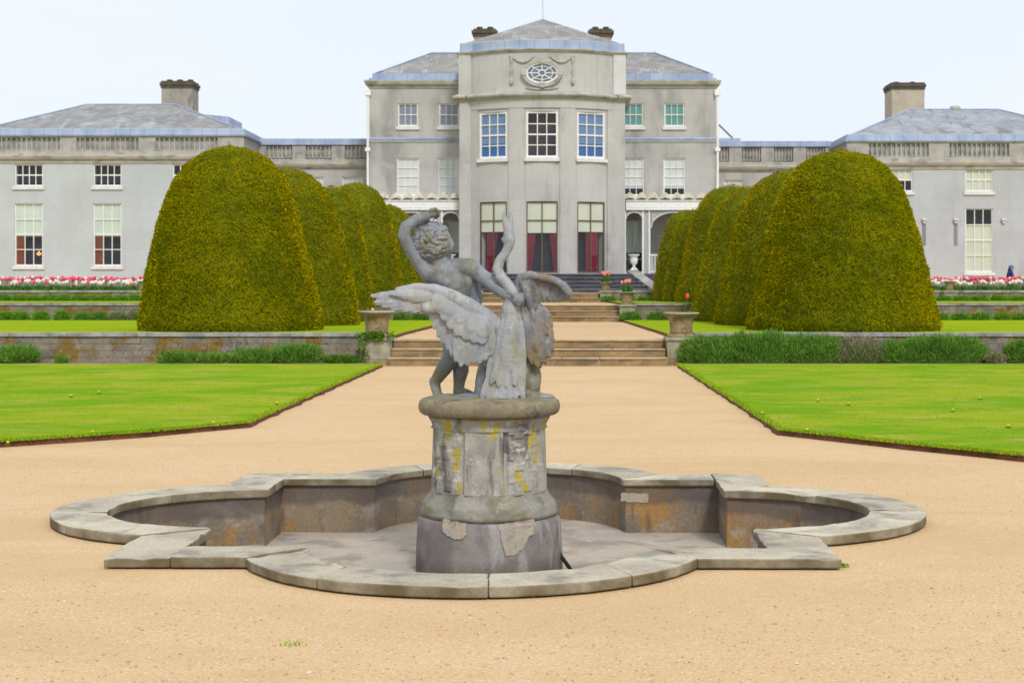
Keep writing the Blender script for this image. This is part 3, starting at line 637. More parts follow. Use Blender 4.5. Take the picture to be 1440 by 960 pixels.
for i,(x,y,d) in enumerate(((771,462,.02),(775,474,0),(776,487,-.02),(772,500,-.04),(765,510,-.06),(756,516,-.07),(748,512,-.08),(741,502,-.08))):
    feather(b, (754-i*2.2,424+i*3,0-.012*i), (x,y,d-.02), 16, 6, (.35,-1,.1))
for i,(x,y,d) in enumerate(((764,452,-.03),(768,470,-.06),(764,486,-.08),(755,494,-.10))): feather(b, (752-i*2,430+i*5,-.03-.012*i), (x,y,d), 14, 6, (.2,-1,.1))
ch(b, [(752,424,.0,7),(757,440,0,8),(761,460,.0,9),(762,485,-.03,12),(757,500,-.05,11)])
for i,(x,y) in enumerate(((774,448),(777,460),(778,470),(779,480),(778,491),(774,503),(768,511),(760,517),(751,516),(744,508))):
    feather(b, (758-i*1.2,430+i*5.5,.01-.008*i), (x,y,-.02-.006*i), 13, 7, (.45,-1,.05))
for i,(x,y) in enumerate(((752,452),(753,466),(751,480),(748,492))): feather(b, (744-i*.6,420+i*9,-.05), (x,y,-.085), 8, 6, (-.7,-1,.0))
sculpt(b, 'wing', M['lead_dark'], st, .0055, 2, .0028, 24)
b = MB()                                                           # rock they stand on
for x,y,d,r_ in ((680,552,.05,14),(745,540,.0,15),(742,552,0,14),(700,552,.08,20),(725,552,.08,20)): b.ball(sp(x,y,d), (r_*U,r_*U*1.2,r_*U))
for x,y,d,rx in ((640,558,.12,40),(665,557,.04,28),(755,557,.02,26),(700,558,.1,50)): b.ball(sp(x,y,d), (rx*U,.12,4.5*U))
ch(b, [(683,556,.0,17),(681,540,.0,14),(684,520,.0,13),(692,495,.0,12)]); ch(b, [(746,550,.02,14),(749,530,.02,13),(744,505,.02,13)])
ch(b, [(752,556,-.05,5),(765,557,-.06,4),(776,559,-.06,2.5)])
sculpt(b, 'rock_base', M['lead'], st, .007, 2, .004, 22)

# ------------------------------------------------------------------ yew domes
def prof_yew(t):
    ts = [0,.04,.15,.34,.58,.70,.81,.895,.95,.982,1]; rs = [.98,1,.955,.88,.762,.69,.60,.48,.345,.20,0]
    return ipl(t, ts, rs)
def yew(x, y, z, r, h, n, label, seed):
    o = thing('yew_topiary', label, 'yew', (x,y,z), 'clipped yew domes beside the path')
    rnd = np.random.default_rng(seed); lean = rnd.uniform(-.02,.02,2)
    def surf(a, t):
        q = prof_yew(t)*r; q *= 1 + .035*mnoise.noise(Vector((math.cos(a)*1.3+seed,math.sin(a)*1.3,t*3))) + .018*mnoise.noise(Vector((math.cos(a)*4+seed,math.sin(a)*4,t*9)))
        return Vector((x+q*math.cos(a)+lean[0]*t*h, y+q*math.sin(a)+lean[1]*t*h, z+t*h))
    m = MB(); nu, nv = 72, 44; vs = []
    tv = [1-(1-j/nv)**1.6 for j in range(nv)]
    for t_ in tv:
        for i in range(nu):
            p = surf(2*PI*i/nu, t_); c = Vector((x,y,p.z)); vs.append(c+(p-c)*.97 - Vector((0,0,.03)))
    vs.append(surf(0,1)-Vector((0,0,.05))); L = len(vs)-1
    fs = [(j*nu+i,j*nu+(i+1)%nu,(j+1)*nu+(i+1)%nu,(j+1)*nu+i) for j in range(nv-1) for i in range(nu)]+[((nv-1)*nu+i,(nv-1)*nu+(i+1)%nu,L) for i in range(nu)]
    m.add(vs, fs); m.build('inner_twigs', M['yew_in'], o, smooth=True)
    m = MB(); k = 0; cn = []
    while k < n:
        t_ = rnd.uniform(0,1)
        if rnd.uniform(0,1) > prof_yew(t_)+.12: continue
        a = rnd.uniform(-PI,PI)
        if math.sin(a) > .55 and rnd.uniform() < .6: continue
        p = surf(a,t_); e1 = surf(a+.02,t_)-p; e2 = surf(a,min(1,t_+.01))-surf(a,max(0,t_-.01))
        nr = e1.cross(e2)
        if nr.length < 1e-9: nr = Vector((0,0,1))
        nr.normalize(); cl = mnoise.noise(Vector((p.x*3.0,p.y*3.0,p.z*6.5)))
        dep = rnd.uniform(-.035,.006) + .034*cl
        tang = Vector((rnd.normal(),rnd.normal(),rnd.normal()*.6)); d = (nr*rnd.uniform(.5,1.0)+tang*.40+Vector((0,0,-.18))).normalized()
        b0 = p+nr*dep; L_ = rnd.uniform(.032,.062); sd = d.cross(Vector((rnd.uniform(-1,1),rnd.uniform(-1,1),.1)))
        if sd.length < 1e-5: continue
        sd = sd.normalized()*rnd.uniform(.014,.026)/2; md = b0+d*L_*.55; tip = b0+d*L_-Vector((0,0,L_*rnd.uniform(0,.25)))
        if (sd.cross(d)).dot(nr) < 0: sd = -sd
        m.add([b0-sd*.6, b0+sd*.6, md+sd, md-sd, tip], [(0,1,2,3),(3,2,4)])
        nn = (nr + Vector((rnd.normal(),rnd.normal(),rnd.normal()))*.30 + d*.2).normalized(); cn += [tuple(nn)]*7; k += 1
    fo = m.build('foliage', M['yew'], o, normals=False, smooth=True); fo.data.normals_split_custom_set(cn)
LG = T1+.06; LG2 = T2+.06
yew(-7.15,38.7,LG,2.13,4.30,95000,'largest clipped yew dome left of the path, in front of its row',1)
yew( 7.22,38.7,LG,2.20,4.20,95000,'largest clipped yew dome right of the path, behind the lavender bushes',2)
yew(-6.58,43.7,LG,1.89,4.15,48000,'second yew dome in the left row, half hidden by the largest',3)
yew( 6.70,43.7,LG,2.01,4.10,48000,'second yew dome in the right row, half hidden by the largest',4)
yew(-6.10,47.9,LG,1.34,3.92,26000,'third yew dome in the left row, a narrow strip showing behind the second',5)
yew( 6.35,47.9,LG,1.93,3.93,30000,'third yew dome in the right row, last one on the lower terrace',6)
yew(-5.89,52.6,LG2,1.58,3.82,28000,'fourth yew dome in the left row, tall one above the swan wing tip',7)
yew( 6.17,52.6,LG2,1.86,3.74,30000,'fourth yew dome in the right row, first one on the upper terrace',8)
yew(-5.00,54.4,LG2,.95,3.22,12000,'fifth yew dome in the left row, behind the raised elbow of the boy',9)
yew( 5.15,54.3,LG2,1.12,3.06,12000,'fifth yew dome in the right row, slim dome before the veranda',10)
yew(-4.82,56.1,LG2,.95,3.12,11000,'sixth yew dome in the left row, nearest the house',11)
yew( 4.98,56.0,LG2,1.20,3.10,11000,'sixth yew dome in the right row, nearest the house',12)

# ------------------------------------------------------------------ retaining walls
def rwall(x0, x1, y, z0, z1, label, depth=.35, courses=4, seed=0):
    o = thing('retaining_wall', label, 'wall', ((x0+x1)/2,y,z0), 'low stone retaining walls of the terraces')
    random.seed(seed); m = MB(); hh = (z1-.075-z0)/courses
    for c in range(courses):
        x = x0
        while x < x1:
            w = random.uniform(.18,.62); xe = min(x1, x+w)
            if xe-x > .02:
                j = random.uniform(0,.022); g_ = .003
                m.box(x+g_, xe-g_, y-j, y+depth, z0+c*hh+g_*(c>0), z0+(c+1)*hh-g_)
            x = xe
    m.box(x0+.02,x1-.02,y+.008,y+depth+.02,z0-.1,z1-.08); m.build('masonry', M['wall1'], o)
    m = MB(); x = x0
    while x < x1:
        xe = min(x1, x+random.uniform(1.0,1.6)); m.box(x+.004,xe-.004,y-.05,y+depth+.06,z1-.073,z1+random.uniform(-.006,.006)); x = xe
    m.build('coping', M['wall_cop'], o)
for s,nm in ((-1,'left'),(1,'right')):
    def seg(a,b): return (min(s*a,s*b),max(s*a,s*b))
    rwall(*seg(3.42 if s<0 else 3.30,26), Y1, .0, .64, 'mossy lowest terrace wall left of the steps, behind the lawn' if s<0 else 'lowest terrace wall right of the steps, behind the tall lavender', seed=20+s)
    rwall(*seg(2.92,40), Y2, T1, 1.06, 'middle terrace wall left of the steps, behind rounded bushes' if s<0 else 'middle terrace wall right of the steps, behind rounded bushes', seed=30+s)
    rwall(*seg(2.45,44), Y3, T2, 1.42, 'upper terrace wall left of the steps, below the tulip bed' if s<0 else 'upper terrace wall right of the steps, below the tulip bed', courses=2, seed=40+s)

# ------------------------------------------------------------------ steps
def steps(xh0, xh1, xc, y0, z0, n, rise, run, label, ms, mt, depth_last):
    o = thing('stone_steps', label, 'steps', (xc,y0,z0), 'flights of garden steps on the axis')
    for i in range(n):
        t_ = i/max(1,n-1); xh = xh0+(xh1-xh0)*t_; yb = y0+n*run+depth_last
        m = MB(); m.cur = 0; m.box(xc-xh,xc+xh,y0+i*run+.025,yb,z0+i*rise+(.002 if i else -.05),z0+(i+1)*rise-.035)
        m.cur = 1
        segs = 5; prev = xc-xh
        for k in range(segs):
            nx = xc-xh+2*xh*(k+1)/segs + (random.uniform(-.25,.25) if k<segs-1 else 0); q = random.uniform(-.004,.004)
            m.box(prev+.003,nx-.003,y0+i*run+q,yb+.002,z0+(i+1)*rise-.034,z0+(i+1)*rise+q*.8); prev = nx
        ob = m.build('step', [ms,mt], o); bv = ob.modifiers.new('b','BEVEL'); bv.width=.012; bv.segments=2; bv.limit_method='ANGLE'
random.seed(5)
steps(2.78,2.74,-.07,32.75,0,3,T1/3,.36,'nearest flight of three brown sandstone steps, between the two large urns',M['step'],M['tread'],.06)
steps(2.46,2.42,.0,49.4,T1,3,T1/3,.34,'middle flight of three sandstone steps on the gravel walk',M['step'],M['tread'],.06)
steps(2.02,2.0,.0,56.6,T2,2,.16,.34,'uppermost flight of two low sandstone steps',M['step'],M['tread'],.1)
steps(3.95,3.30,.0,59.3,T3,5,.14,.42,'wide dark slate steps up to the house bow',M['step_dark'],M['tread_dark'],.12)
for s in (-1,1):
    o = thing('cheek_wall', 'sloping stone cheek wall at the %s end of the dark steps' % ('left' if s<0 else 'right'), 'wall', (s*3.8,60.7,T3), 'cheek walls of the dark steps')
    m = MB(); P0=[(s*3.40,62.0),(s*4.15,59.4)]; w=.16
    def quadwall(off0,off1,za,zb,zt0,zt1):
        (xa,ya),(xb,yb)=P0; 
        m.add([(xa+off0,ya,za),(xa+off1,ya,za),(xb+off1,yb,za),(xb+off0,yb,za),(xa+off0,ya,zt0),(xa+off1,ya,zt0),(xb+off1,yb,zt1),(xb+off0,yb,zt1)],
              [(0,3,2,1),(4,5,6,7),(0,1,5,4),(1,2,6,5),(2,3,7,6),(3,0,4,7)])
    quadwall(-w,w,T3,0,2.06,1.40); m.build('masonry', M['wall1'], o)
    m = MB(); (xa,ya),(xb,yb)=P0; q=w+.05
    m.add([(xa-q,ya,2.062),(xa+q,ya,2.062),(xb+q,yb-.05,1.402),(xb-q,yb-.05,1.402),(xa-q,ya,2.15),(xa+q,ya,2.15),(xb+q,yb-.05,1.49),(xb-q,yb-.05,1.49)],[(0,3,2,1),(4,5,6,7),(0,1,5,4),(1,2,6,5),(2,3,7,6),(3,0,4,7)])
    m.build('coping', M['wall_cop'], o)

# ------------------------------------------------------------------ urns, piers, flowers
def tulips_in(c, n, R_, hgt, pm, label, group=None):
    o = thing('tulip_clump', label, 'tulips', c, group)
    m = MB()
    for i in range(n*7):
        a = random.uniform(0,2*PI); q = R_*math.sqrt(random.random()); d = Vector((math.cos(a)*.35,math.sin(a)*.35,1)).normalized()
        m.blade((c[0]+q*math.cos(a),c[1]+q*math.sin(a),c[2]-.02), d, hgt*random.uniform(.45,.8), .04, .1)
    m.build('leaves', M['stemg'], o, normals=False)
    for i in range(n):
        a = 2*PI*i/n+random.uniform(-.4,.4); q = R_*random.uniform(.2,.95); hz = hgt*random.uniform(.82,1.05)
        x,y = c[0]+q*math.cos(a)*1.25, c[1]+q*math.sin(a)*1.25; m = MB()
        m.tube([(c[0]+q*math.cos(a),c[1]+q*math.sin(a),c[2]-.02),(x,y,c[2]+hz-.05)], .006, 5); st_ = m.build('stem', M['stemg'], o)
        m = MB(); m.lathe([(.012,-.06),(.036,-.04),(.044,-.01),(.040,.025),(.026,.055)], (x,y,c[2]+hz), 9, rf=lambda a_,z_: 1+.15*math.cos(3*a_)); m.build('flower', pm, st_, smooth=True)
def urn(x, y, z, h, rd, label, group='stone urns on the terrace piers', mat=None):
    o = thing('garden_urn', label, 'urn', (x,y,z), group); k = h; m = MB()
    flute = lambda a,zz: 1+.025*math.cos(16*a)
    m.lathe([(.62*rd,.16*k),(.60*rd,.24*k),(.595*rd,.42*k),(.62*rd,.58*k),(.67*rd,.72*k),(.76*rd,.83*k),(.92*rd,.92*k)], (x,y,z), 48, rf=flute); m.build('bowl', mat or M['urn'], o, smooth=True)
    m = MB(); m.lathe([(.78*rd,0),(.80*rd,.05*k),(.74*rd,.08*k),(.64*rd,.11*k),(.68*rd,.14*k),(.58*rd,.17*k)], (x,y,z), 32); m.build('foot', mat or M['urn'], o, smooth=True)
    m = MB(); m.lathe([(.86*rd,.905*k),(.99*rd,.93*k),(1.0*rd,.97*k),(.96*rd,k),(.85*rd,k),(.82*rd,.90*k)], (x,y,z), 40, cap=False); m.build('rim', mat or M['pier'], o, smooth=True)
    m = MB(); m.lathe([(.84*rd,.90*k),(.4*rd,.94*k),(.02,.95*k)], (x,y,z), 16); m.build('soil', M['soil'], o)
    return o
def pier(x, y, z0, z1, w, label):
    o = thing('stone_pier', label, 'pier', (x,y,z0), 'stone piers at the ends of the steps'); hw = w/2
    m = MB(); m.box(x-hw,x+hw,y-hw,y+hw,z0-.05,z1-.07)
    for (dx,dy) in ((0,-1),):
        m.box(x-hw+.06,x+hw-.06,y-hw-.012,y-hw+.01,z0+.12,z1-.14)
    ob = m.build('shaft', M['pier'], o); bv = ob.modifiers.new('b','BEVEL'); bv.width=.012; bv.segments=2
    m = MB(); m.box(x-hw-.035,x+hw+.035,y-hw-.035,y+hw+.035,z1-.069,z1); ob = m.build('cap', M['pier'], o); bv = ob.modifiers.new('b','BEVEL'); bv.width=.015; bv.segments=2
    m = MB(); m.box(x-hw-.03,x+hw+.03,y-hw-.03,y+hw+.03,z0-.05,z0+.09); m.build('plinth', M['urn'], o)
random.seed(8)
pier(-3.13,33.35,0,.56,.60,'ivy covered pier left of the nearest steps'); pier(3.02,33.35,0,.56,.60,'panelled pier right of the nearest steps')
urn(-3.13,33.35,.56,.53,.38,'large fluted urn on the ivy covered pier left of the nearest steps'); urn(3.02,33.35,.56,.50,.37,'large brown fluted urn on the panelled pier right of the nearest steps')
pier(-2.70,49.75,T1,1.02,.46,'pier left of the middle steps, behind the boy statue'); pier(2.66,49.75,T1,1.02,.46,'pier right of the middle steps')
urn(-2.70,49.75,1.02,.38,.27,'urn on the pier left of the middle steps'); urn(2.66,49.75,1.02,.38,.27,'brown urn holding pink tulips right of the middle steps')
pier(-2.24,57.0,T2,1.40,.40,'pier left of the uppermost steps'); pier(2.24,57.0,T2,1.40,.40,'pier right of the uppermost steps')
urn(-2.24,57.0,1.40,.30,.22,'small urn left of the uppermost steps, beside the waist of the boy'); urn(2.24,57.0,1.40,.30,.22,'small urn holding pink tulips right of the uppermost steps, before the dark steps')
for x,l in ((-13.7,'left'),(14.05,'right')):
    pier(x,56.75,T2,1.40,.44,'mossy pier against the %s tulip bed wall' % l); urn(x,56.75,1.40,.34,.20,'little urn in front of the %s tulip bed' % l)
tulips_in((2.66,49.75,1.38),9,.14,.36,M['coral'],'coral pink tulips in the brown urn right of the middle steps')
tulips_in((2.24,57.0,1.68),9,.13,.34,M['coral'],'coral pink tulips in the small urn before the dark steps')
o = thing('tulip', 'single red tulip rising from the large urn right of the nearest steps', 'tulip', (3.02,33.35,1.04))
m = MB(); m.tube([(3.08,33.35,1.0),(3.12,33.34,1.2),(3.14,33.33,1.34)], .006, 5); m.build('stem', M['stemg'], o)
m = MB(); m.lathe([(.012,-.05),(.034,-.03),(.04,0),(.034,.04),(.02,.06)], (3.14,33.33,1.38), 9, rf=lambda a,z: 1+.15*math.cos(3*a)); m.build('flower', M['red_p'], o, smooth=True)
m = MB()
for i in range(26):
    a = random.uniform(0,2*PI); m.blade((3.02+.2*math.cos(a)*random.random()+.05,33.35+.2*math.sin(a),1.02), Vector((math.cos(a)*.8,math.sin(a)*.8,.8)).normalized(), random.uniform(.06,.16), .035, .3)
m.build('leaves', M['stemg'], o, normals=False)
o = thing('bedding_plant', 'small leafy plant with cream flowers in the left large urn', 'plant', (-3.13,33.35,1.05)); m = MB()
for i in range(50):
    a = random.uniform(0,2*PI); q = random.random()*.24; m.blade((-3.13+q*math.cos(a),33.35+q*math.sin(a),1.03), Vector((math.cos(a)*.6,math.sin(a)*.6,.9)).normalized(), random.uniform(.05,.11), .035, .3)
m.build('leaves', M['stemg'], o, normals=False)
for i in range(2):
    a = random.uniform(0,2*PI); m = MB(); m.ball((-3.13+.2*math.cos(a),33.3+.2*math.sin(a),1.12), (.03,.03,.022), nu=7, nv=5); m.build('flower', M['whitep'] if i%2 else M['red_p'], o, smooth=True)
# ivy on left pier
o = thing('ivy_plant', 'green ivy creeping over the left pier and round the urn foot', 'ivy', (-3.13,33.0,0)); m = MB()
for i in range(280):
    if random.random() < .78:
        x = -3.13+random.gauss(0,.2); z = .58+random.gauss(0,.045)+.02; y = 33.02-random.random()*.06
        if abs(x+3.13) > .40: continue
    else: x = -3.36+random.gauss(0,.06); z = random.uniform(.05,.55); y = 33.0-random.random()*.05
    m.blade((x,y,z), Vector((random.uniform(-1,1),-.7,random.uniform(-.6,.6))).normalized(), random.uniform(.04,.08), .05, .2)
m.build('leaves', M['ivy'], o, normals=False)
m = MB(); m.tube([(-3.37,33.03,.0),(-3.36,33.03,.3),(-3.25,33.03,.56),(-2.95,33.03,.60)], .008, 5); m.build('stem', M['brown'], o)

# ------------------------------------------------------------------ bushes
def bush(x, y, z, rx, ry, h, n, label, mat, cat='lavender', name='lavender_bush', group=None, L=(.06,.16), w=.014, up=.7):
    o = thing(name, label, cat, (x,y,z), group); m = MB(); nu, nv = 24, 9; sd = random.uniform(0,50)
    def surf(a, e):
        k = 1+.14*mnoise.noise(Vector((math.cos(a)*1.5+sd,math.sin(a)*1.5,e*2)))+.07*mnoise.noise(Vector((math.cos(a)*4+sd,math.sin(a)*4,e*5)))
        ce = math.cos(e)**.7; return Vector((x+rx*k*math.cos(a)*ce, y+ry*k*math.sin(a)*ce, z+h*k*math.sin(e)**.8*.95))
    vs = [Vector((x,y,z)).lerp(surf(2*PI*i/nu, PI/2*j/nv), .90) for j in range(nv) for i in range(nu)]; vs.append(Vector((x,y,z+h*.85))); LL = len(vs)-1
    m.add(vs, [(j*nu+i,j*nu+(i+1)%nu,(j+1)*nu+(i+1)%nu,(j+1)*nu+i) for j in range(nv-1) for i in range(nu)]+[((nv-1)*nu+i,(nv-1)*nu+(i+1)%nu,LL) for i in range(nu)])
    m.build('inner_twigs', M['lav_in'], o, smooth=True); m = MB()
    for i in range(n):
        a = random.uniform(-PI,PI) if random.random()<.4 else random.uniform(-PI,0); e = math.asin(random.random()**.8)*.98+.01; p = surf(a,e)
        out = Vector((math.cos(a)*math.cos(e),math.sin(a)*math.cos(e),math.sin(e))); d = (out*.6+Vector((0,0,up))+Vector((random.gauss(0,.3),random.gauss(0,.3),random.gauss(0,.2)))).normalized()
        m.blade(Vector((x,y,z)).lerp(p,random.uniform(.82,1)), d, random.uniform(*L), random.uniform(.7,1.3)*w, random.uniform(0,.2))
    m.build('leaves', mat, o, normals=False); return o
random.seed(21)
GL = 'lavender bushes at the foot of the lowest wall'
YB = 32.95
def bpx(c, w, top, lab, mat, n=2600):
    x = PX(c,YB); bush(x, YB, .05, w/2*YB/F, .38, (PZ(top,YB)-.09)*.90, n, lab, mat, group=GL)
bpx(1000,98,467,'bushy green lavender beside the right pier, first in the tall row',M['lav'],3800)
bpx(1070,118,460,'bushy green lavender, tallest in the row below the largest right yew',M['lav'],4200)
bpx(1140,108,464,'bushy green lavender next to the dry twiggy one, on its left',M['lav'],3800)
bpx(1208,88,470,'dry brown twiggy lavender bush in the middle of the tall row',M['lav_dry'],3000)
bpx(1265,86,474,'green lavender with grey shoots just right of the dry twiggy bush',M['lav'],2600)
bpx(1325,130,463,'broad green lavender mound near the foot of the right wall',M['lav'],4200)
bpx(1396,34,496,'low sparse lavender in the gap of the right row',M['lav_dry'],900)
bpx(1442,66,474,'green lavender bush cut by the right picture edge',M['lav'],2600)
bpx(25,58,483,'round green bush alone at the left end of the mossy wall',M['lav'],2400)
bpx(88,12,500,'tiny green weed on the soil under the mossy wall',M['lav'],220)
bpx(252,58,492,'low ragged green plant under the mossy patch of wall',M['lav'],1300)
bpx(303,46,495,'smallest grey green plant between two lavenders by the left wall',M['lav'],900)
bpx(358,66,488,'low green lavender in the middle of the left wall foot',M['lav'],2000)
bpx(418,74,480,'fullest green lavender at the left wall, nearest its pier',M['lav'],2600)
bpx(480,50,500,'low weedy plant between the left lavender and the ivy pier',M['ivy'],700)
ORD = ['first','second','third','fourth','fifth','sixth','seventh','eighth','ninth','tenth','eleventh','twelfth','thirteenth','fourteenth']
def row(cs, Y, z, w, top, side, where, grp, mats, n):
    for i,c in enumerate(cs):
        x = PX(c,Y); bush(x, Y, z-.03, w/2*Y/F*random.uniform(.92,1.1), .34, (PZ(top,Y)-z)*random.uniform(.92,1.12), n, '%s round bush from the %s, below the %s wall' % (ORD[i],side,where), mats(i), 'bush','rounded_bush',grp,(.03,.08),.018,.35)
random.seed(31)
G1 = 'rounded bushes below the middle terrace wall'; G2 = 'low bushes below the upper terrace wall'
row([8,30,58,88,117,141,166,190],49.3,LG,25,436,'left picture edge','left middle',G1,lambda i:M['box'] if i<4 else (M['lav'] if i<6 else M['lav_dry']),700)
row([1322,1350,1379,1409,1437],49.3,LG,26,439,'big right yew','right middle',G1,lambda i:M['box'],700)
row([886,925],49.3,LG,30,436,'urn pier','right inner middle',G1,lambda i:M['lav'],900)
row([565,592],49.3,LG,26,437,'swan wing tip','left inner middle',G1,lambda i:M['lav'],700)
row([6,28,48,70,90,110,130,150,170,190],56.2,LG2,23,413,'left picture edge','left upper',G2,lambda i:M['box'],420)
row([1328,1352,1378,1405,1430],56.2,LG2,27,414,'big right yew','right upper',G2,lambda i:M['box'],420)
row([856,882,908],56.3,LG2,24,415,'small tulip urn','right inner upper',G2,lambda i:M['lav'],420)

# tulip beds
def bed(x0, x1, label):
    m = MB(); n = int((x1-x0)*60)
    for i in range(n):
        back = random.random() < .5; x = random.uniform(x0,x1); y = Y3+(1.8+random.random()*.7 if back else .9+random.random()*.8)
        zt = T3+.05+(random.uniform(.40,.50) if back else random.uniform(.28,.38)); m.cur = 0
        cl = mnoise.noise(Vector((x*1.3,y,3))); zt += cl*.06
        if cl < -.38 and random.random() < .7: continue
        if back: m.cur = 1 if random.random() < .85 else 2
        else: m.cur = 2 if random.random() < .80 else 1
        m.ball((x,y,zt), (.052,.052,.062), nu=6, nv=4); m.cur = 0
        m.add([(x-.006,y,T3+.04),(x+.006,y,T3+.04),(x+.005,y,zt-.04),(x-.005,y,zt-.04)], [(0,1,2,3)])
        for k in range(6):
            a = random.uniform(0,2*PI); m.blade((x+random.uniform(-.05,.05),y,T3+.04), Vector((math.cos(a)*.4,math.sin(a)*.4,1)).normalized(), random.uniform(.15,.30), .045, .1)
    tag(m.build('tulips', [M['stemg'],M['pink'],M['whitep']], normals=False), label, 'tulips', kind='stuff')
random.seed(41)
bed(-23,-7.5,'bed of pink and white tulips before the left wing'); bed(7.5,23,'bed of pink and white tulips before the right wing')
# dandelions on the lawns
random.seed(51)
for px,py in ((11,622),(300,594),(100,556),(139,551),(390,566),(130,607),(1072,580),(1150,562),(1193,567),(1378,559),(1340,576),(1418,598),(968,519),(1135,604)):
    Y = (EYE-LZ-.03)*F/(py-VY); x = PX(px,Y); o = thing('dandelion', 'yellow dandelion dot in the mown lawn', 'dandelion', (x,Y,LZ), 'dandelions in the lawns')
    m = MB(); m.ball((x,Y,LZ+.035), (.017,.017,.010), nu=8, nv=5); m.build('flower', M['yellow'], o, smooth=True)
    m = MB()
    for k in range(5): a = k*1.3; m.blade((x,Y,LZ), Vector((math.cos(a),math.sin(a),.5)).normalized(), .05, .014, .2)
    m.tube([(x,Y,LZ-.01),(x,Y,LZ+.03)], .003, 4); m.build('leaves', M['stemg'], o, normals=False)
# weed tufts
for px,py,l in ((196,791,'grass tuft sprouting under the left front corner of the coping'),(1181,797,'grass tuft sprouting under the right front corner of the coping'),(412,908,'tiny weed in the open gravel of the foreground'),(590,690,'small yellow green weed at the basin rim behind the pedestal')):
    Y = EYE*F/(py-VY); x = PX(px,Y)
    if py == 690: continue
    o = thing('weed_tuft', l, 'weed', (x,Y,0)); m = MB()
    for k in range(40 if py<900 else 10): a = random.uniform(0,2*PI); m.blade((x+random.gauss(0,.03),Y+random.gauss(0,.015),0), Vector((math.cos(a)*.6,math.sin(a)*.6,.8)).normalized(), random.uniform(.02,.06), .009, .3)
    m.build('leaves', M['grass'], o, normals=False)

exec_house = True
# ------------------------------------------------------------------ house
def flat(Y, flip=1):
    return lambda u,d,z: (u, Y+d, z)
def panel(m, fr, ub, zb, holes, depth):
    us = sorted(set(ub)|{h[0] for h in holes}|{h[1] for h in holes}); zs = sorted(set(zb)|{h[2] for h in holes}|{h[3] for h in holes})
    us = [u for i,u in enumerate(us) if i==0 or u-us[i-1]>1e-6]
    for u0,u1 in zip(us,us[1:]):
        for z0,z1 in zip(zs,zs[1:]):
            uc,zc = (u0+u1)/2,(z0+z1)/2
            if any(h[0]<uc<h[1] and h[2]<zc<h[3] for h in holes): continue
            m.add([fr(u0,0,z0),fr(u1,0,z0),fr(u1,0,z1),fr(u0,0,z1)],[(0,1,2,3)])
    for a,b,c,d in holes:
        for (p,q) in (((a,c),(b,c)),((b,c),(b,d)),((b,d),(a,d)),((a,d),(a,c))):
            m.add([fr(p[0],0,p[1]),fr(q[0],0,q[1]),fr(q[0],depth,q[1]),fr(p[0],depth,p[1])],[(0,1,2,3)])
def window(par, fr, a, b, c, d, cols, rows, fm, bar=.022, edge=.05, blinds=(), curtains=(), back=None, sill=True, meet=True, label=None, rowz=None, lamp=None):
    """sash window in opening a..b (u) c..d (z); blinds: (u0,u1,z0,z1 fractions, material)"""
    m = MB()
    m.fbox(fr,a,a+edge,.05,.13,c,d); m.fbox(fr,b-edge,b,.05,.13,c,d); m.fbox(fr,a+edge,b-edge,.05,.13,c,c+edge*1.3); m.fbox(fr,a+edge,b-edge,.05,.13,d-edge,d)
    ia,ib,ic,id_ = a+edge,b-edge,c+edge*1.3,d-edge
    for i in range(1,cols): u = ia+(ib-ia)*i/cols; m.fbox(fr,u-bar/2,u+bar/2,.062,.095,ic,id_)
    rz = rowz or [ic+(id_-ic)*j/rows for j in range(1,rows)]
    for j,z in enumerate(rz):
        bb = bar*1.6 if (meet and rows%2==0 and j==rows//2-1) else bar
        m.fbox(fr,ia,ib,.058,.099,z-bb/2,z+bb/2)
    w = m.build('window', fm, par)
    if label: w['label'] = label
    m = MB(); m.add([fr(ia,.082,ic),fr(ib,.082,ic),fr(ib,.082,id_),fr(ia,.082,id_)],[(0,1,2,3)]); m.build('pane', M['glass'], w, normals=False)
    m = MB(); m.fbox(fr,a-.01,b+.01,.42,.44,c-.01,d+.01); m.build('interior', back or M['dark'], w)
    for i,(u0,u1,z0,z1,mt) in enumerate(blinds):
        m = MB(); dd=.102+.005*i; m.fbox(fr,ia+(ib-ia)*u0-.02*(u0==0),ia+(ib-ia)*u1+.02*(u1==1),dd,dd+.004,ic+(id_-ic)*z0,ic+(id_-ic)*z1+.02*(z1==1)); m.build('blind_or_sky_reflection', mt, w)  # in the bow side windows this sheet is the painted sky reflection
    for (u0b,u1b,u0t,u1t,z0,z1,mt) in curtains:      # pleated curtain, bottom and top extents
        m = MB(); n=18; vs=[]
        for k in range(n+1):
            t_=k/n; dd=.150+.018*math.sin(t_*PI*9)
            ub=ia+(ib-ia)*(u0b+(u1b-u0b)*t_); ut=ia+(ib-ia)*(u0t+(u1t-u0t)*t_)
            vs += [fr(ub,dd,ic+(id_-ic)*z0), fr(ut,dd,ic+(id_-ic)*z1)]
        m.add(vs,[(2*k,2*k+2,2*k+3,2*k+1) for k in range(n)]); m.build('curtain', mt, w, smooth=True, normals=False)
    if lamp:
        m = MB(); c0 = fr(ia+(ib-ia)*lamp[0],.30,ic+(id_-ic)*lamp[1])
        for dx,dz in ((0,.05),(-.06,-.02),(.06,-.02),(0,-.06)): m.ball((c0[0]+dx,c0[1],c0[2]+dz), (.03,.02,.035), nu=8, nv=6)
        m.build('lamp', M['lamp'], w, smooth=True)
    if sill:
        m = MB(); m.fbox(fr,a-.07,b+.07,-.07,.05,c-.13,c-.002); m.build('sill', M['offwhite'], w)
    return w
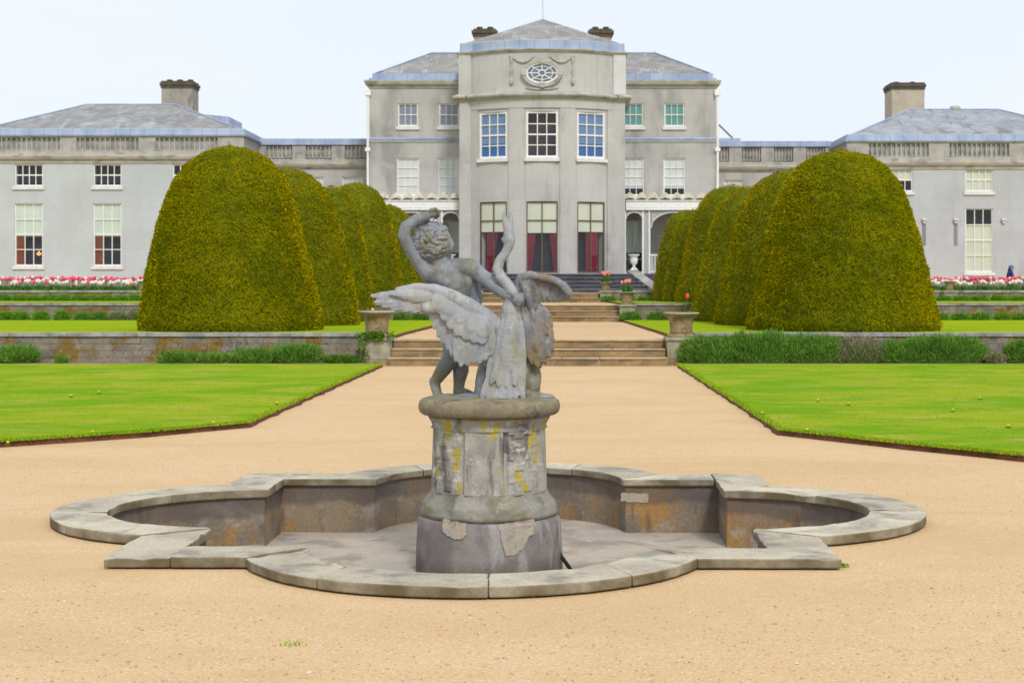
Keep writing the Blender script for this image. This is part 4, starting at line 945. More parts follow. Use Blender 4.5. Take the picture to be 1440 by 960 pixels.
def hip(m, x0,x1,y0,y1,z0, rx0,rx1,ry,z1, th=.0):
    m.add([(x0,y0,z0),(x1,y0,z0),(x1,y1,z0),(x0,y1,z0),(rx0,ry,z1),(rx1,ry,z1)],[(0,1,5,4),(1,2,5),(2,3,4,5),(3,0,4),(3,2,1,0)])
def chimney(par, x0,x1,y0,y1,z0,z1, mat, pots, taper=0, capo=.1):
    m = MB(); t_=taper
    m.add([(x0+t_,y0,z0),(x1-t_,y0,z0),(x1-t_,y1,z0),(x0+t_,y1,z0),(x0,y0,z1),(x1,y0,z1),(x1,y1,z1),(x0,y1,z1)],[(0,3,2,1),(4,5,6,7),(0,1,5,4),(1,2,6,5),(2,3,7,6),(3,0,4,7)])
    c = m.build('chimney', mat, par)
    m = MB(); m.box(x0-capo*.5,x1+capo*.5,y0-capo*.5,y1+capo*.5,z1+.002,z1+.12); m.box(x0-capo,x1+capo,y0-capo,y1+capo,z1+.122,z1+.24); m.box(x0-.02,x1+.02,y0-.02,y1+.02,z1+.242,z1+.32); m.build('cap', M['cap_dark'], c)
    for i in range(pots):
        px_=x0+(x1-x0)*(i+.5)/pots; m = MB(); m.lathe([(.14,-.02),(.12,.06),(.14,.08),(.13,.12),(.08,.13)],(px_,(y0+y1)/2,z1+.32),10); m.build('chimney_pot', M['cap_dark'], c, smooth=True)
    return c
def balusters(par, fr, u0, u1, z0, z1, n, mat):
    m = MB(); h_=z1-z0
    for i in range(n):
        u = u0+(u1-u0)*(i+.5)/n; c = fr(u,.075,z0); r_=min(.065,(u1-u0)/n*.36)
        m.lathe([(r_*.9,0),(r_*.9,h_*.08),(r_*.5,h_*.14),(r_,h_*.36),(r_*.75,h_*.55),(r_*.42,h_*.75),(r_*.8,h_*.90),(r_*.9,h_)],c,8,cap=False)
    m.build('balustrade', mat, par, smooth=True)

# --- central block
HY = 66.0; HX = 6.93; HB = 75.0
ho = thing('mansion', 'three storey grey stucco house with curved bow front at the top of the dark steps', 'house', (0,HY,T4))
zc = lambda py,Y=HY: PZ(py,Y)
zC0, zC1 = zc(120), zc(115.5)          # main cornice
UP = [(-5.39,.80),(-3.75,.80),(3.62,.80),(5.27,.80)]
frH = flat(HY)
m = MB()
for s in (-1,1):
    a,b_ = (-HX,-3.19) if s<0 else (3.19,HX)
    hs = []
    for x,w in UP:
        if (x<0)==(s<0):
            hs += [(x-w/2,x+w/2,zc(178),zc(145.5)),(x-.44,x+.44,zc(275.5),zc(222))]
            if abs(x)<4.5: hs.append((x-.44,x+.44,T4+.05,zc(310)))
    panel(m, frH, [a,b_], [T3-.1,zC0], hs, .42)
m.add([(-HX,HY,T3-.1),(-HX,HB,T3-.1),(-HX,HB,zC0),(-HX,HY,zC0)],[(0,1,2,3)]); m.add([(HX,HY,T3-.1),(HX,HB,T3-.1),(HX,HB,zC0),(HX,HY,zC0)],[(0,1,2,3)])
m.add([(-HX,HB,T3-.1),(HX,HB,T3-.1),(HX,HB,zC0),(-HX,HB,zC0)],[(0,1,2,3)])
m.build('wall', M['stucco'], ho, normals=False)
pathH = [(-HX,HB),(-HX,HY),(HX,HY),(HX,HB)]
m = MB(); m.sweep(pathH,[(0,zC0-.12),(.04,zC0-.12),(.05,zC0),(.16,zC0+.02),(.20,zC1+.01),(.20,zC1+.06),(0,zC1+.06)]); m.build('cornice', M['cornice'], ho)
m = MB(); m.sweep(pathH,[(0,zc(197.5)),(.05,zc(197.5)),(.07,zc(195)),(.02,zc(193.5)),(0,zc(193.5))]); m.build('string_course', M['leadsheet'], ho)
m = MB(); m.sweep(pathH,[(0.001,zc(200)),(.035,zc(200)),(.035,zc(197.6)),(0.001,zc(197.6))]); m.build('string_course', M['cornice'], ho)
m = MB(); m.box(-HX-.02,HX+.02,HY-.0,HB,zC1+.062,zc(110)); m.box(-HX+.10,HX-.10,HY+.12,HB-.1,zc(110)+.002,zc(103)); m.build('parapet', M['leadsheet'], ho)
m = MB(); hip(m,-HX+.22,HX-.22,HY+.25,HB-.2,zc(103)+.004,-4.75,4.75,70.3,PZ(75.5,70.3)); m.build('roof', M['slate'], ho, normals=False)
m = MB(); zr=zc(103)+.03; m.tube([(-HX+.22,HY+.25,zr),(-4.75,70.3,PZ(75.5,70.3)+.03),(4.75,70.3,PZ(75.5,70.3)+.03),(HX-.22,HY+.25,zr)],.035,6); m.build('ridge_lead', M['leadsheet'], ho)
for i,(x,w) in enumerate(UP):
    bl = [(0,1,0,1,M['bl_lilac'])] if x<0 else [(0,1,0,1,M['bl_teal'])]
    window(ho,frH,x-w/2,x+w/2,zc(178),zc(145.5),3,2,M['white'],blinds=bl,label='small sash window with %s behind its panes'%('lilac grey blind' if x<0 else 'turquoise blind'))
    window(ho,frH,x-.44,x+.44,zc(275.5),zc(222),3,4,M['white'],blinds=[(0,1,0 if x<0 else .17,1,M['bl_white'])],label='tall sash window with drawn white blinds')
    if abs(x)<4.5: window(ho,frH,x-.44,x+.44,T4+.05,zc(310),2,4,M['offwhite'],blinds=[(0,1,.38,1,M['bl_green'])],back=M['room'],label='veranda window with pale blind half down')
for s in (-1,1):
    x0 = s*1.13; chx = PX(681.5 if s<0 else 845,71.2)
    chimney(ho,chx-.46,chx+.46,71.2,71.9,PZ(70,71.2),PZ(51,71.2),M['brick'],2,.05,.10)
    m = MB(); X=s*(HX+.06); m.tube([(X,HY-.06,T3),(X,HY-.06,zC0-.35)],.05,8); m.box(X-.12,X+.12,HY-.16,HY+.04,zC0-.42,zC0-.2); m.box(X-.10,X+.10,HY-.14,HY+.03,zc(213),zc(208)); m.build('downpipe', M['white'], ho)
m = MB(); m.tube([(7.0,HY+.3,zc(172)),(7.75,HY+1.5,zc(194,67.5))],.04,6); m.build('stay_rod', M['balust'], ho)
# --- bow
BR = 4.1; BYc = 62.5+BR; AM = math.asin(2.70/BR)
def bowf(u, d, z):
    a = u/BR; r_ = BR-d; return (r_*math.sin(a), BYc-r_*math.cos(a), z)
arc = [(BR*math.sin(-AM+2*AM*i/28), BYc-BR*math.cos(-AM+2*AM*i/28)) for i in range(29)]
ye = arc[0][1]+.03
outB = [(-3.19,HY),(-3.19,ye),(-2.70,ye)]+arc+[(2.70,ye),(3.19,ye),(3.19,HY)]
def off(path,d): return path
zb = lambda py: PZ(py,62.5)
UA = BR*AM; WC = [(-1.96),0,1.96]
WF = (zb(384),zb(283)); WU = (zb(222),zb(156.5))
holes = [(c-.60,c+.60,WF[0],WF[1]) for c in WC]+[(c-.60,c+.60,WU[0],WU[1]) for c in WC]
ub = [-UA+2*UA*i/48 for i in range(49)]; ub = [u for u in ub if all(min(abs(u-h[0]),abs(u-h[1]))>.03 for h in holes)]+[-UA,UA]
m = MB(); panel(m,bowf,ub,[T3-.1,zb(138)],holes,.45)
for s in (-1,1):
    m.add([(s*2.70,ye-.05,T3-.1),(s*3.19,ye-.05,T3-.1),(s*3.19,ye-.05,zb(138)),(s*2.70,ye-.05,zb(138))],[(0,1,2,3)])
    m.add([(s*3.19,ye-.05,T3-.1),(s*3.19,HY,T3-.1),(s*3.19,HY,zb(138)),(s*3.19,ye-.05,zb(138))],[(0,1,2,3)])
    m.add([(s*2.70,ye-.05,T3-.1),(s*2.70,ye+.3,T3-.1),(s*2.70,ye+.3,zb(138)),(s*2.70,ye-.05,zb(138))],[(0,1,2,3)])
m.build('bow_wall', M['stucco_bow'], ho, normals=False)
def arcstrip(m, u0, u1, z0, z1, d0=-.05, d1=.01, n=8):
    for i in range(n): 
        a,b_ = u0+(u1-u0)*i/n, u0+(u1-u0)*(i+1)/n
        m.add([bowf(a,d0,z0),bowf(b_,d0,z0),bowf(b_,d0,z1),bowf(a,d0,z1),bowf(a,d1,z0),bowf(b_,d1,z0),bowf(b_,d1,z1),bowf(a,d1,z1)],[(0,1,2,3),(3,2,6,7),(1,0,4,5)]+([(0,3,7,4)] if i==0 else [])+([(2,1,5,6)] if i==n-1 else []))
for u0,u1 in ((-1.28,-.68),(.68,1.28),(-UA+.0,-UA+.28),(UA-.28,UA)):
    m = MB(); arcstrip(m,u0,u1,T4+.35,zb(152)); m.build('pilaster', M['stucco_bow'], ho, normals=False)
    m = MB(); arcstrip(m,u0-.03,u1+.03,T4-.02,T4+.348,-.075); m.build('pilaster_base', M['stucco_bow'], ho, normals=False)
m = MB(); arcstrip(m,-UA,UA,zb(151.5),zb(138)+.01,-.055,.01,28); m.build('frieze', M['stucco_bow'], ho, normals=False)
m = MB(); m.sweep(outB,[(.0,zb(138.5)),(.10,zb(138.5)),(.12,zb(136.5)),(.24,zb(135)),(.26,zb(133)),(.24,zb(131.5)),(.08,zb(129)),(0,zb(128))]); m.build('bow_cornice', M['cornice'], ho)
m = MB(); zD0,zD1=zb(131),zb(71.5)
drumP = outB
m.add([(x,y,zD0) for x,y in drumP]+[(x,y,zD1) for x,y in drumP],[(i,i+1,len(drumP)+i+1,len(drumP)+i) for i in range(len(drumP)-1)]); m.build('drum_wall', M['stucco_bow'], ho, normals=False)
m = MB(); m.box(2.74,3.22,ye-.04,ye+.2,zD0+.02,zD1-.03); m.build('corner_pilaster', M['stucco_white'], ho)['label'] = 'pale patched corner pilaster'
m = MB(); m.box(-3.22,-2.74,ye-.04,ye+.2,zD0+.02,zD1-.03); m.build('corner_pilaster', M['stucco_bow'], ho)
m = MB(); m.sweep(outB,[(0,zD1-.03),(.05,zD1-.03),(.07,zb(70.5)),(.11,zb(70)),(.11,zb(68.5)),(0,zb(68.5))]); m.build('drum_cornice', M['cornice'], ho)
zL0,zL1=zb(68.4),zb(55)
def inset(path, d): return [(x*(1-d/3.2), y+d) if True else (x,y) for x,y in path]
m = MB(); m.sweep(outB,[(-.02,zL0),(.01,zL0),(.01,zL0+.06),(-.02,zL0+.08),(-.02,zL1-.03),(-.10,zL1),(-.3,zL1)]); m.build('bow_parapet', M['leadsheet'], ho)
ap = (0,66.9,PZ(27,66.9)); ip = inset(outB,.18)
m = MB(); vs = [(x,y,zL1+.004) for x,y in ip]+[ap]; m.add(vs,[(i,i+1,len(ip)) for i in range(len(ip)-1)]); m.add([(ip[0][0],ip[0][1],zL1),(ip[0][0],71,zL1),ap],[(0,1,2)]); m.add([(ip[-1][0],ip[-1][1],zL1),(ip[-1][0],71,zL1),ap],[(0,1,2)]); m.add([(ip[0][0],71,zL1),(ip[-1][0],71,zL1),ap],[(0,1,2)])
for s in (0,-1): m.add([(ip[s][0],HY,zC0),(ip[s][0],71,zC0),(ip[s][0],71,zL1),(ip[s][0],HY,zL1)],[(0,1,2,3)])
m.build('bow_roof', M['slate'], ho, normals=False)
m = MB(); m.tube([(0,66.9,ap[2]-.2),(0,66.9,ap[2]+2.2)],[.035,.022],8); m.build('flagpole', M['offwhite'], ho)
# oculus
def oval(a,b_,n=40): return [(a*math.cos(2*PI*i/n),b_*math.sin(2*PI*i/n)) for i in range(n)]
zO = zb(103); YO = 62.5
def ring(m, a0,b0,a1,b1,y0,y1,n=40):
    o0=oval(a0,b0,n); o1=oval(a1,b1,n)
    vs=[(x,y0,zO+z) for x,z in o0]+[(x,y0,zO+z) for x,z in o1]+[(x,y1,zO+z) for x,z in o0]+[(x,y1,zO+z) for x,z in o1]
    for i in range(n):
        j=(i+1)%n; m.add([vs[i],vs[j],vs[n+j],vs[n+i],vs[2*n+i],vs[2*n+j],vs[3*n+j],vs[3*n+i]],[(0,1,2,3),(0,4,5,1),(3,2,6,7)])
m = MB(); ring(m,.62,.40,.76,.53,YO-.10,YO+.12); 
for an in (0,90,180,270):
    c,s_=math.cos(R(an)),math.sin(R(an)); m.box(c*.69-.09,c*.69+.09,YO-.13,YO+.02,zO+s_*.465-.09,zO+s_*.465+.09)
oc = m.build('oculus', M['cornice'], ho, normals=True)
m = MB(); ring(m,.55,.345,.621,.402,YO-.06,YO+.10)
ring(m,.11,.085,.155,.125,YO-.055,YO+.0,20)
for k in range(8):
    a=2*PI*k/8; p0=Vector((.15*math.cos(a),YO-.03,zO+.12*math.sin(a))); p1=Vector((.57*math.cos(a),YO-.03,zO+.36*math.sin(a))); m.tube([p0,p1],.022,5)
ring(m,.42,.255,.45,.28,YO-.05,YO-.01,8)
m.build('tracery', M['white'], oc)
m = MB(); o_=oval(.60,.38); m.add([(x,YO-.018,zO+z) for x,z in o_],[tuple(range(len(o_)))]); m.build('pane', plain('oculus_glass',(.15,.19,.25),.15,.2), oc)
m = MB()
for s in (-1,1):
    def ap_(u,z): a=u/BR; return Vector(((BR+.03)*math.sin(a),BYc-(BR+.03)*math.cos(a),z))
    pts=[ap_(s*(.30+.85*t_), zb(80)-.22*math.sin(PI*t_)+.02) for t_ in [i/10 for i in range(11)]]; m.tube(pts,[.02+.03*math.sin(PI*i/10) for i in range(11)],8)
    pts=[ap_(s*1.17, zb(80)-1.05*t_) for t_ in [i/12 for i in range(13)]]; m.tube(pts,[.042+.022*math.sin(i*1.3)+.012*(i>8) for i in range(13)],8)
    m.ball(ap_(s*1.17,zb(78.5)),(.08,.05,.07))
    pts=[ap_(s*u_, zb(124)-.05*math.cos(u_*3)) for u_ in (.05,.25,.45,.62)]; m.tube(pts,[.05,.04,.035,.02],6)
m.build('festoon', stone('festoon_stone',(.50,.49,.47),(.42,.41,.39),6,bump=.4), ho, smooth=True)
# bow windows
for i,c in enumerate(WC):
    a=c/BR; ct=Vector((BR*math.sin(a),BYc-BR*math.cos(a))); tx=Vector((math.cos(a),math.sin(a))); nn=Vector((-math.sin(a),math.cos(a)))
    def fr(u,d,z,ct=ct,tx=tx,nn=nn): p=ct+tx*u+nn*d; return (p.x,p.y,z)
    if i==1: window(ho,fr,-.60,.60,WU[0],WU[1],3,4,M['white'],.035,.07,back=M['dark_red'],label='tall dark twelve pane window in the middle of the bow')
    else:
        bl=[(0,1,0,1,M['refl_blue'])]
        window(ho,fr,-.60,.60,WU[0],WU[1],3,4,M['white'],.035,.07,blinds=[(0,1,.30,1,M['refl_blue']),(0,1,0,.30,M['refl_blue2'])],label='tall bow window with painted blue sky reflection on the %s'%('left' if i==0 else 'right'))  # blue sheets behind the glass stand in for reflected sky
    zt=WF; rz=[zt[0]+(zt[1]-zt[0])*.735]
    cur={0:[(.18,.42,.20,.66,0,.62,M['cur_red'])],1:[(0,.13,0,.30,0,.62,M['cur_red']),(.90,1,.74,1,0,.62,M['cur_red'])],2:[(.34,.82,.34,.82,0,.62,M['cur_red'])]}[i]
    window(ho,fr,-.60,.60,zt[0],zt[1],2,2,M['brown'],.045,.05,blinds=[(0,1,.58 if i!=1 else .56,1,M['bl_cream'])],curtains=cur,sill=False,meet=False,rowz=rz,label='french window with cream blind and red curtains %s'%(['at the left of the bow','in the middle of the bow','at the right of the bow'][i]))
# verandas
VYF=64.3; zV=lambda py: PZ(py,VYF)
for s in (-1,1):
    X=lambda x: s*x
    def bx(m,x0,x1,y0,y1,z0,z1): m.box(min(X(x0),X(x1)),max(X(x0),X(x1)),y0,y1,z0,z1)
    m=MB(); bx(m,3.25,6.95,VYF,HY,zV(283),zV(280.5)); v=m.build('veranda', M['offwhite'], ho); v['label']='white arched veranda on the %s of the bow'%('left' if s<0 else 'right')
    m=MB(); bx(m,3.25,6.95,VYF-.08,VYF+.12,zV(292),zV(283.2)); bx(m,3.25,6.95,VYF-.12,VYF+.14,zV(283),zV(281.8)-.0); bx(m,3.25,6.95,VYF-.10,VYF+.13,zV(295.5),zV(292.3)); m.build('fascia', M['white'], v)
    for k in range(9):
        xc=3.42+.46*k-.02
        if xc>6.95: continue
        m=MB(); n=12; pts=[(.21*math.cos(PI*j/n)*(.65+.35*abs(math.cos(PI*j/n))), .27*math.sin(PI*j/n)**1.2) for j in range(n+1)]
        vs=[(X(xc)+x,VYF-.10,zV(280.4)+z) for x,z in pts]+[(X(xc)+x*.8,VYF+.06,zV(280.4)+z*.9) for x,z in pts]+[(X(xc),VYF-.15,zV(280.4)+.06)]
        L=n+1; m.add(vs,[(j,j+1,2*L) for j in range(n)]+[(j,L+j,L+j+1,j+1) for j in range(n)]+[tuple(range(L,2*L))]); m.build('shell_finial', M['shell'], v)
    # arch panels
    def archpanel(x0,x1,zs,zt,ztop):
        m=MB(); n=14; xm=(x0+x1)/2; ra=(x1-x0)/2; top=[];bot=[]
        for j in range(n+1):
            q=PI-PI*j/n; bot.append((xm+ra*math.cos(q), zs+(zt-zs)*math.sin(q))); top.append((x0+(x1-x0)*j/n, ztop))
        for j in range(n):
            P=[bot[j],bot[j+1],(bot[j+1][0],ztop),(bot[j][0],ztop)]
            m.add([(X(x),VYF,z) for x,z in P]+[(X(x),VYF+.08,z) for x,z in P],[(0,1,2,3),(4,7,6,5),(0,4,5,1),(3,2,6,7)])
        m.build('arch_panel', M['lattice'], v)
        m=MB(); pts=[Vector((X(x),VYF-.012,z)) for x,z in bot]; m.tube(pts,.025,6); m.build('arch_rim', M['offwhite'], v)
    zt_=zV(298.5); ztop=zV(295.6)
    archpanel(3.26,3.90,zV(308),zt_,ztop); archpanel(4.24,6.02,zV(320),zt_,ztop); archpanel(6.36,6.92,zV(308),zt_,ztop)
    for xp in (3.92,4.17,6.04,6.29,3.22,6.93):
        m=MB(); bx(m,xp-.035,xp+.035,VYF-.02,VYF+.08,T4-.05,ztop); m.build('post', M['white'], v)
    for xa in (3.96,6.08):
        m=MB(); bx(m,xa,xa+.17,VYF+.01,VYF+.05,T4-.05,ztop); m.build('post_panel', M['lattice'], v)
    m=MB(); bx(m,4.21,6.0,VYF,VYF+.05,T4+.72,T4+.78); bx(m,4.21,6.0,VYF,VYF+.05,T4+.08,T4+.12)
    for k in range(15): bx(m,4.26+.12*k,4.285+.12*k,VYF+.012,VYF+.04,T4+.121,T4+.719)
    m.build('railing', M['white'], v)
# white vases at the stair head
for s in (-1,1):
    x=s*3.46; o=thing('stair_vase','white vase on its pale block at the %s head of the dark steps'%('left' if s<0 else 'right'),'vase',(x,62.1,2.15),'white vases at the head of the dark steps')
    m=MB(); m.add([(x-.17,61.93,2.152),(x+.17,61.93,2.152),(x+.17,62.27,2.152),(x-.17,62.27,2.152),(x-.06,62.04,2.27),(x+.06,62.04,2.27),(x+.06,62.16,2.27),(x-.06,62.16,2.27)],[(0,3,2,1),(4,5,6,7),(0,1,5,4),(1,2,6,5),(2,3,7,6),(3,0,4,7)]); m.build('base',M['shell'],o)
    m=MB(); m.lathe([(.07,.12),(.05,.17),(.06,.2),(.13,.27),(.145,.40),(.14,.52),(.20,.56),(.22,.585),(.20,.60),(.12,.60)],(x,62.1,2.152),20); m.build('vase_body',M['white'],o,smooth=True)

# --- wings
def wing(x0,x1,Y,cx,bays,py,label,mats,sideY,ridge,chim,spec):
    zz=lambda p: PZ(p,Y); st_,sl=mats; o=thing('house_wing',label,'building',((x0+x1)/2,Y,T3)); frw=flat(Y); YB_=Y+11
    zbase=T3-.05; zcor=zz(py['cor0']); hs=[]
    for c in bays: hs += [(c-py['w']/2,c+py['w']/2,zz(py['u1']),zz(py['u0'])),(c-py['w']/2,c+py['w']/2,zz(py['l1']),zz(py['l0']))]
    m=MB(); panel(m,frw,[x0,x1],[zbase,zcor],hs,.42)
    for x in (x0,x1): m.add([(x,Y,zbase),(x,YB_,zbase),(x,YB_,zcor),(x,Y,zcor)],[(0,1,2,3)])
    m.add([(x0,YB_,zbase),(x1,YB_,zbase),(x1,YB_,zcor),(x0,YB_,zcor)],[(0,1,2,3)]); m.build('wall',st_,o,normals=False)
    pth=[(x0,YB_),(x0,Y),(x1,Y),(x1,YB_)]
    m=MB(); m.sweep(pth,[(0.001,zbase),(.05,zbase),(.05,zz(py['base'])-.03),(.02,zz(py['base'])),(0.001,zz(py['base']))]); m.build('plinth',M['plinth'],o)
    m=MB(); m.sweep(pth,[(0,zcor-.16),(.04,zcor-.16),(.05,zcor-.03),(.14,zcor),(.18,zcor+.09),(.18,zcor+.13),(.05,zcor+.18),(.05,zz(py['bal1'])),(0,zz(py['bal1']))]); m.build('cornice',M['cornice'],o)
    zb0,zb1=zz(py['bal1']),zz(py['bal0'])
    m=MB(); m.sweep(pth,[(-.12,zb0),(-.12,zb1),(-.3,zb1)]); edges=[x0]+sum([[c-1.23,c+1.23] for c in bays],[])+[x1]
    for a,b_ in zip(edges[0::2],edges[1::2]): m.box(max(a,x0),min(b_,x1),Y+.0,Y+.118,zb0+.002,zb1-.002)
    for x in (x0,x1):
        sx = 0 if x==x0 else -.117
        m.box(x+sx,x+.117+sx,Y+.12,YB_,zb0+.002,zb1-.002)
    m.build('parapet_wall',M['balust'],o)
    for c in bays: balusters(o,frw,c-1.2,c+1.2,zb0+.06,zb1-.05,12,M['balust'])
    m=MB()
    for c in bays: m.box(c-1.23,c+1.23,Y-.01,Y+.15,zb0+.001,zb0+.06); m.box(c-1.23,c+1.23,Y-.01,Y+.15,zb1-.05,zb1-.001)
    m.build('rail',M['balust'],o)
    m=MB(); zl0,zl1=zz(py['bal0']),zz(py['lead']); m.sweep(pth,[(-.02,zl0),(.06,zl0),(.09,zl0+.05),(.09,zl0+.10),(.02,zl0+.12),(0,zl1-.02),(-.06,zl1),(-.4,zl1)]); m.build('parapet',M['leadsheet'],o)
    (ra,rb,ry,rpy)=ridge; rz=PZ(rpy,ry); RX0,RX1=PX(ra,ry),PX(rb,ry)
    m=MB(); hip(m,x0+.25,x1-.25,Y+.3,YB_-.2,zl1-.02,RX0,RX1,ry,rz); m.build('roof',sl,o,normals=False)
    m=MB(); m.tube([(x0+.25,Y+.3,zl1),(RX0,ry,rz+.02),(RX1,ry,rz+.02),(x1-.25,Y+.3,zl1)],.035,6); m.build('ridge_lead',M['leadsheet'],o)
    cpx0,cpx1,cy,cp0,cp1,cm,pots,cd=chim; chimney(o,PX(cpx0,cy),PX(cpx1,cy),cy,cy+cd,PZ(cp1,cy),PZ(cp0,cy),cm,pots,0,.07)
    for i,c in enumerate(bays): spec(o,frw,c,i,zz,py)
    return o
def spec_l(o,frw,c,i,zz,py):
    w=py['w']/2
    window(o,frw,c-w,c+w,zz(py['u1']),zz(py['u0']),4,2,M['white'],.03,.045,label='small dark window under the balustrade')
    window(o,frw,c-w,c+w,zz(py['l1']),zz(py['l0']),3,4,M['white'],.03,.045,blinds=[(0,1,.47,1,M['bl_green'])],curtains=[(0,.30,0,.28,0,.5,M['cur_or'])],lamp=(.80,.19) if i==1-1 else None,label='tall window with pale green blind half down and orange curtain')
def spec_r(o,frw,c,i,zz,py):
    w=py['w']/2
    window(o,frw,c-w,c+w,zz(py['u1']),zz(py['u0']),4,2,M['white'],.03,.045,blinds=[(0,1,.45 if i==0 else 0,1,M['bl_cream'])],label='small window with white blind under the balustrade')
    window(o,frw,c-w,c+w,zz(py['l1']),zz(py['l0']),3,4,M['white'],.03,.045,blinds=[(0,1,0,.76,M['bl_cream'])],label='tall window with cream blind and dark top row')
YL=65.5; bl_=[PX(p,YL) for p in (40.5,151,262.5)]
lw=wing(bl_[1]-5.32,PX(343,YL),YL,bl_[1],bl_,dict(cor0=224,bal1=213.5,bal0=192,lead=180.5,u0=231,u1=262,l0=286,l1=374,base=391,w=1.12),'long pale grey wing with balustrade at the left of the house',(M['stucco_lw'],M['slate_l']),69,(122,247,71.0,147.5),(227,271,73.5,124,160,M['chim'],3,1.2),spec_l)
m=MB(); dx0,dx1=PX(288,72),PX(322,72); dz0,dz1=PZ(178,72),PZ(161,72); m.add([(dx0,72,dz0),(dx1,72,dz0),(dx1,72,dz1-.1),(dx0,72,dz1),(dx0,75,dz0),(dx1,75,dz0),(dx1,75,dz1-.1),(dx0,75,dz1)],[(0,1,2,3),(4,7,6,5),(0,4,5,1),(1,5,6,2),(2,6,7,3),(3,7,4,0)]); m.build('dormer',M['leadsheet'],lw)
YR=67.8; br_=[PX(p,YR) for p in (1264,1377,1490)]
rw=wing(PX(1191,YR),br_[1]+5.5,YR,br_[1],br_,dict(cor0=232.5,bal1=222,bal0=200,lead=188.5,u0=237,u1=269.5,l0=293,l1=383,base=394,w=1.14),'blue grey wing with balustrade at the right of the house',(M['stucco_rw'],M['slate_r']),71.5,(1280,1403,73.2,154.5),(1254,1300,75.5,126,175,M['chim_y'],2,1.6),spec_r)
m=MB(); x=PX(1343,73.3); m.lathe([(.22,0),(.25,.1),(.2,.2)],(x,73.3,PZ(156,73.3)),12); m.build('roof_vent',M['balust'],rw)
for p in (1299.5,1344,1411):
    x=PX(p,YR); m=MB(); m.box(x-.10,x+.10,YR-.14,YR+.01,PZ(310,YR),PZ(307,YR)); m.box(x-.05,x+.05,YR-.10,YR+.01,PZ(314,YR),PZ(310.1,YR)); m.build('wall_bracket',M['stucco_white'],rw)
m=MB(); 
for p in (1299.5,1344): x=PX(p,YR); m.box(x-.07,x+.07,YR-.02,YR+.01,PZ(345,YR),PZ(314.3,YR))
m.build('rain_stain',M['plinth'],rw)
def link(x0,x1,Y,py,label,mat,wins):
    zz=lambda p: PZ(p,Y); o=thing('link_range',label,'building',((x0+x1)/2,Y,T3)); fr=flat(Y)
    hs=[(PX(a,Y),PX(b_,Y),zz(py['w1']),zz(py['w0'])) for a,b_ in wins]
    m=MB(); panel(m,fr,[x0,x1],[T3-.05,zz(py['cor0'])],hs,.42); m.build('wall',mat,o,normals=False)
    pth=[(x0,Y),(x1,Y)]; zcor=zz(py['cor0'])
    m=MB(); m.sweep(pth,[(0,zcor-.12),(.05,zcor-.1),(.14,zcor),(.17,zcor+.10),(.05,zcor+.16),(.05,zz(py['bal1'])),(0,zz(py['bal1']))]); m.build('cornice',M['cornice'],o)
    zb0,zb1=zz(py['bal1']),zz(py['bal0']); m=MB(); m.box(x0,x1,Y+.12,Y+.3,zb0,zb1); n=int(round((x1-x0)/1.55)); wd=(x1-x0)/n
    for k in range(n+1): m.box(max(x0,x0+k*wd-.28),min(x1,x0+k*wd+.28),Y,Y+.118,zb0+.002,zb1-.002)
    m.build('parapet_wall',M['balust'],o)
    for k in range(n): balusters(o,fr,x0+k*wd+.29,x0+(k+1)*wd-.29,zb0+.05,zb1-.05,6,M['balust'])
    m=MB(); m.box(x0,x1,Y-.06,Y+4,zb1+.003,zb1+.12); m.box(x0,x1,Y+.02,Y+4,zb1+.121,zz(py['lead'])); m.build('parapet',M['leadsheet'],o)
    for a,b_ in wins: window(o,fr,PX(a,Y),PX(b_,Y),zz(py['w1']),zz(py['w0']),4,2,M['white'],.03,.045,blinds=[(0,1,0,1,M['bl_white'])],label='small link window with white blind')
    return o
link(PX(343,YL),-HX,69.0,dict(lead=195,bal0=204,bal1=224,cor0=234,w0=249,w1=280),'low balustraded link between the left wing and the house',M['stucco'],[(441,455),(481,510)])
link(HX,PX(1191,YR),71.5,dict(lead=198.5,bal0=206.5,bal1=228,cor0=238,w0=253,w1=284),'low balustraded link between the house and the right wing',M['stucco'],[(1018,1044),(1076,1102)])
m=MB(); m.box(7.3,8.7,73,75,PZ(199,73),PZ(194.5,73)); o_=[x for x in bpy.data.objects if x.name.startswith('link_range')][-1]; m.build('roof_hatch',M['leadsheet'],o_)

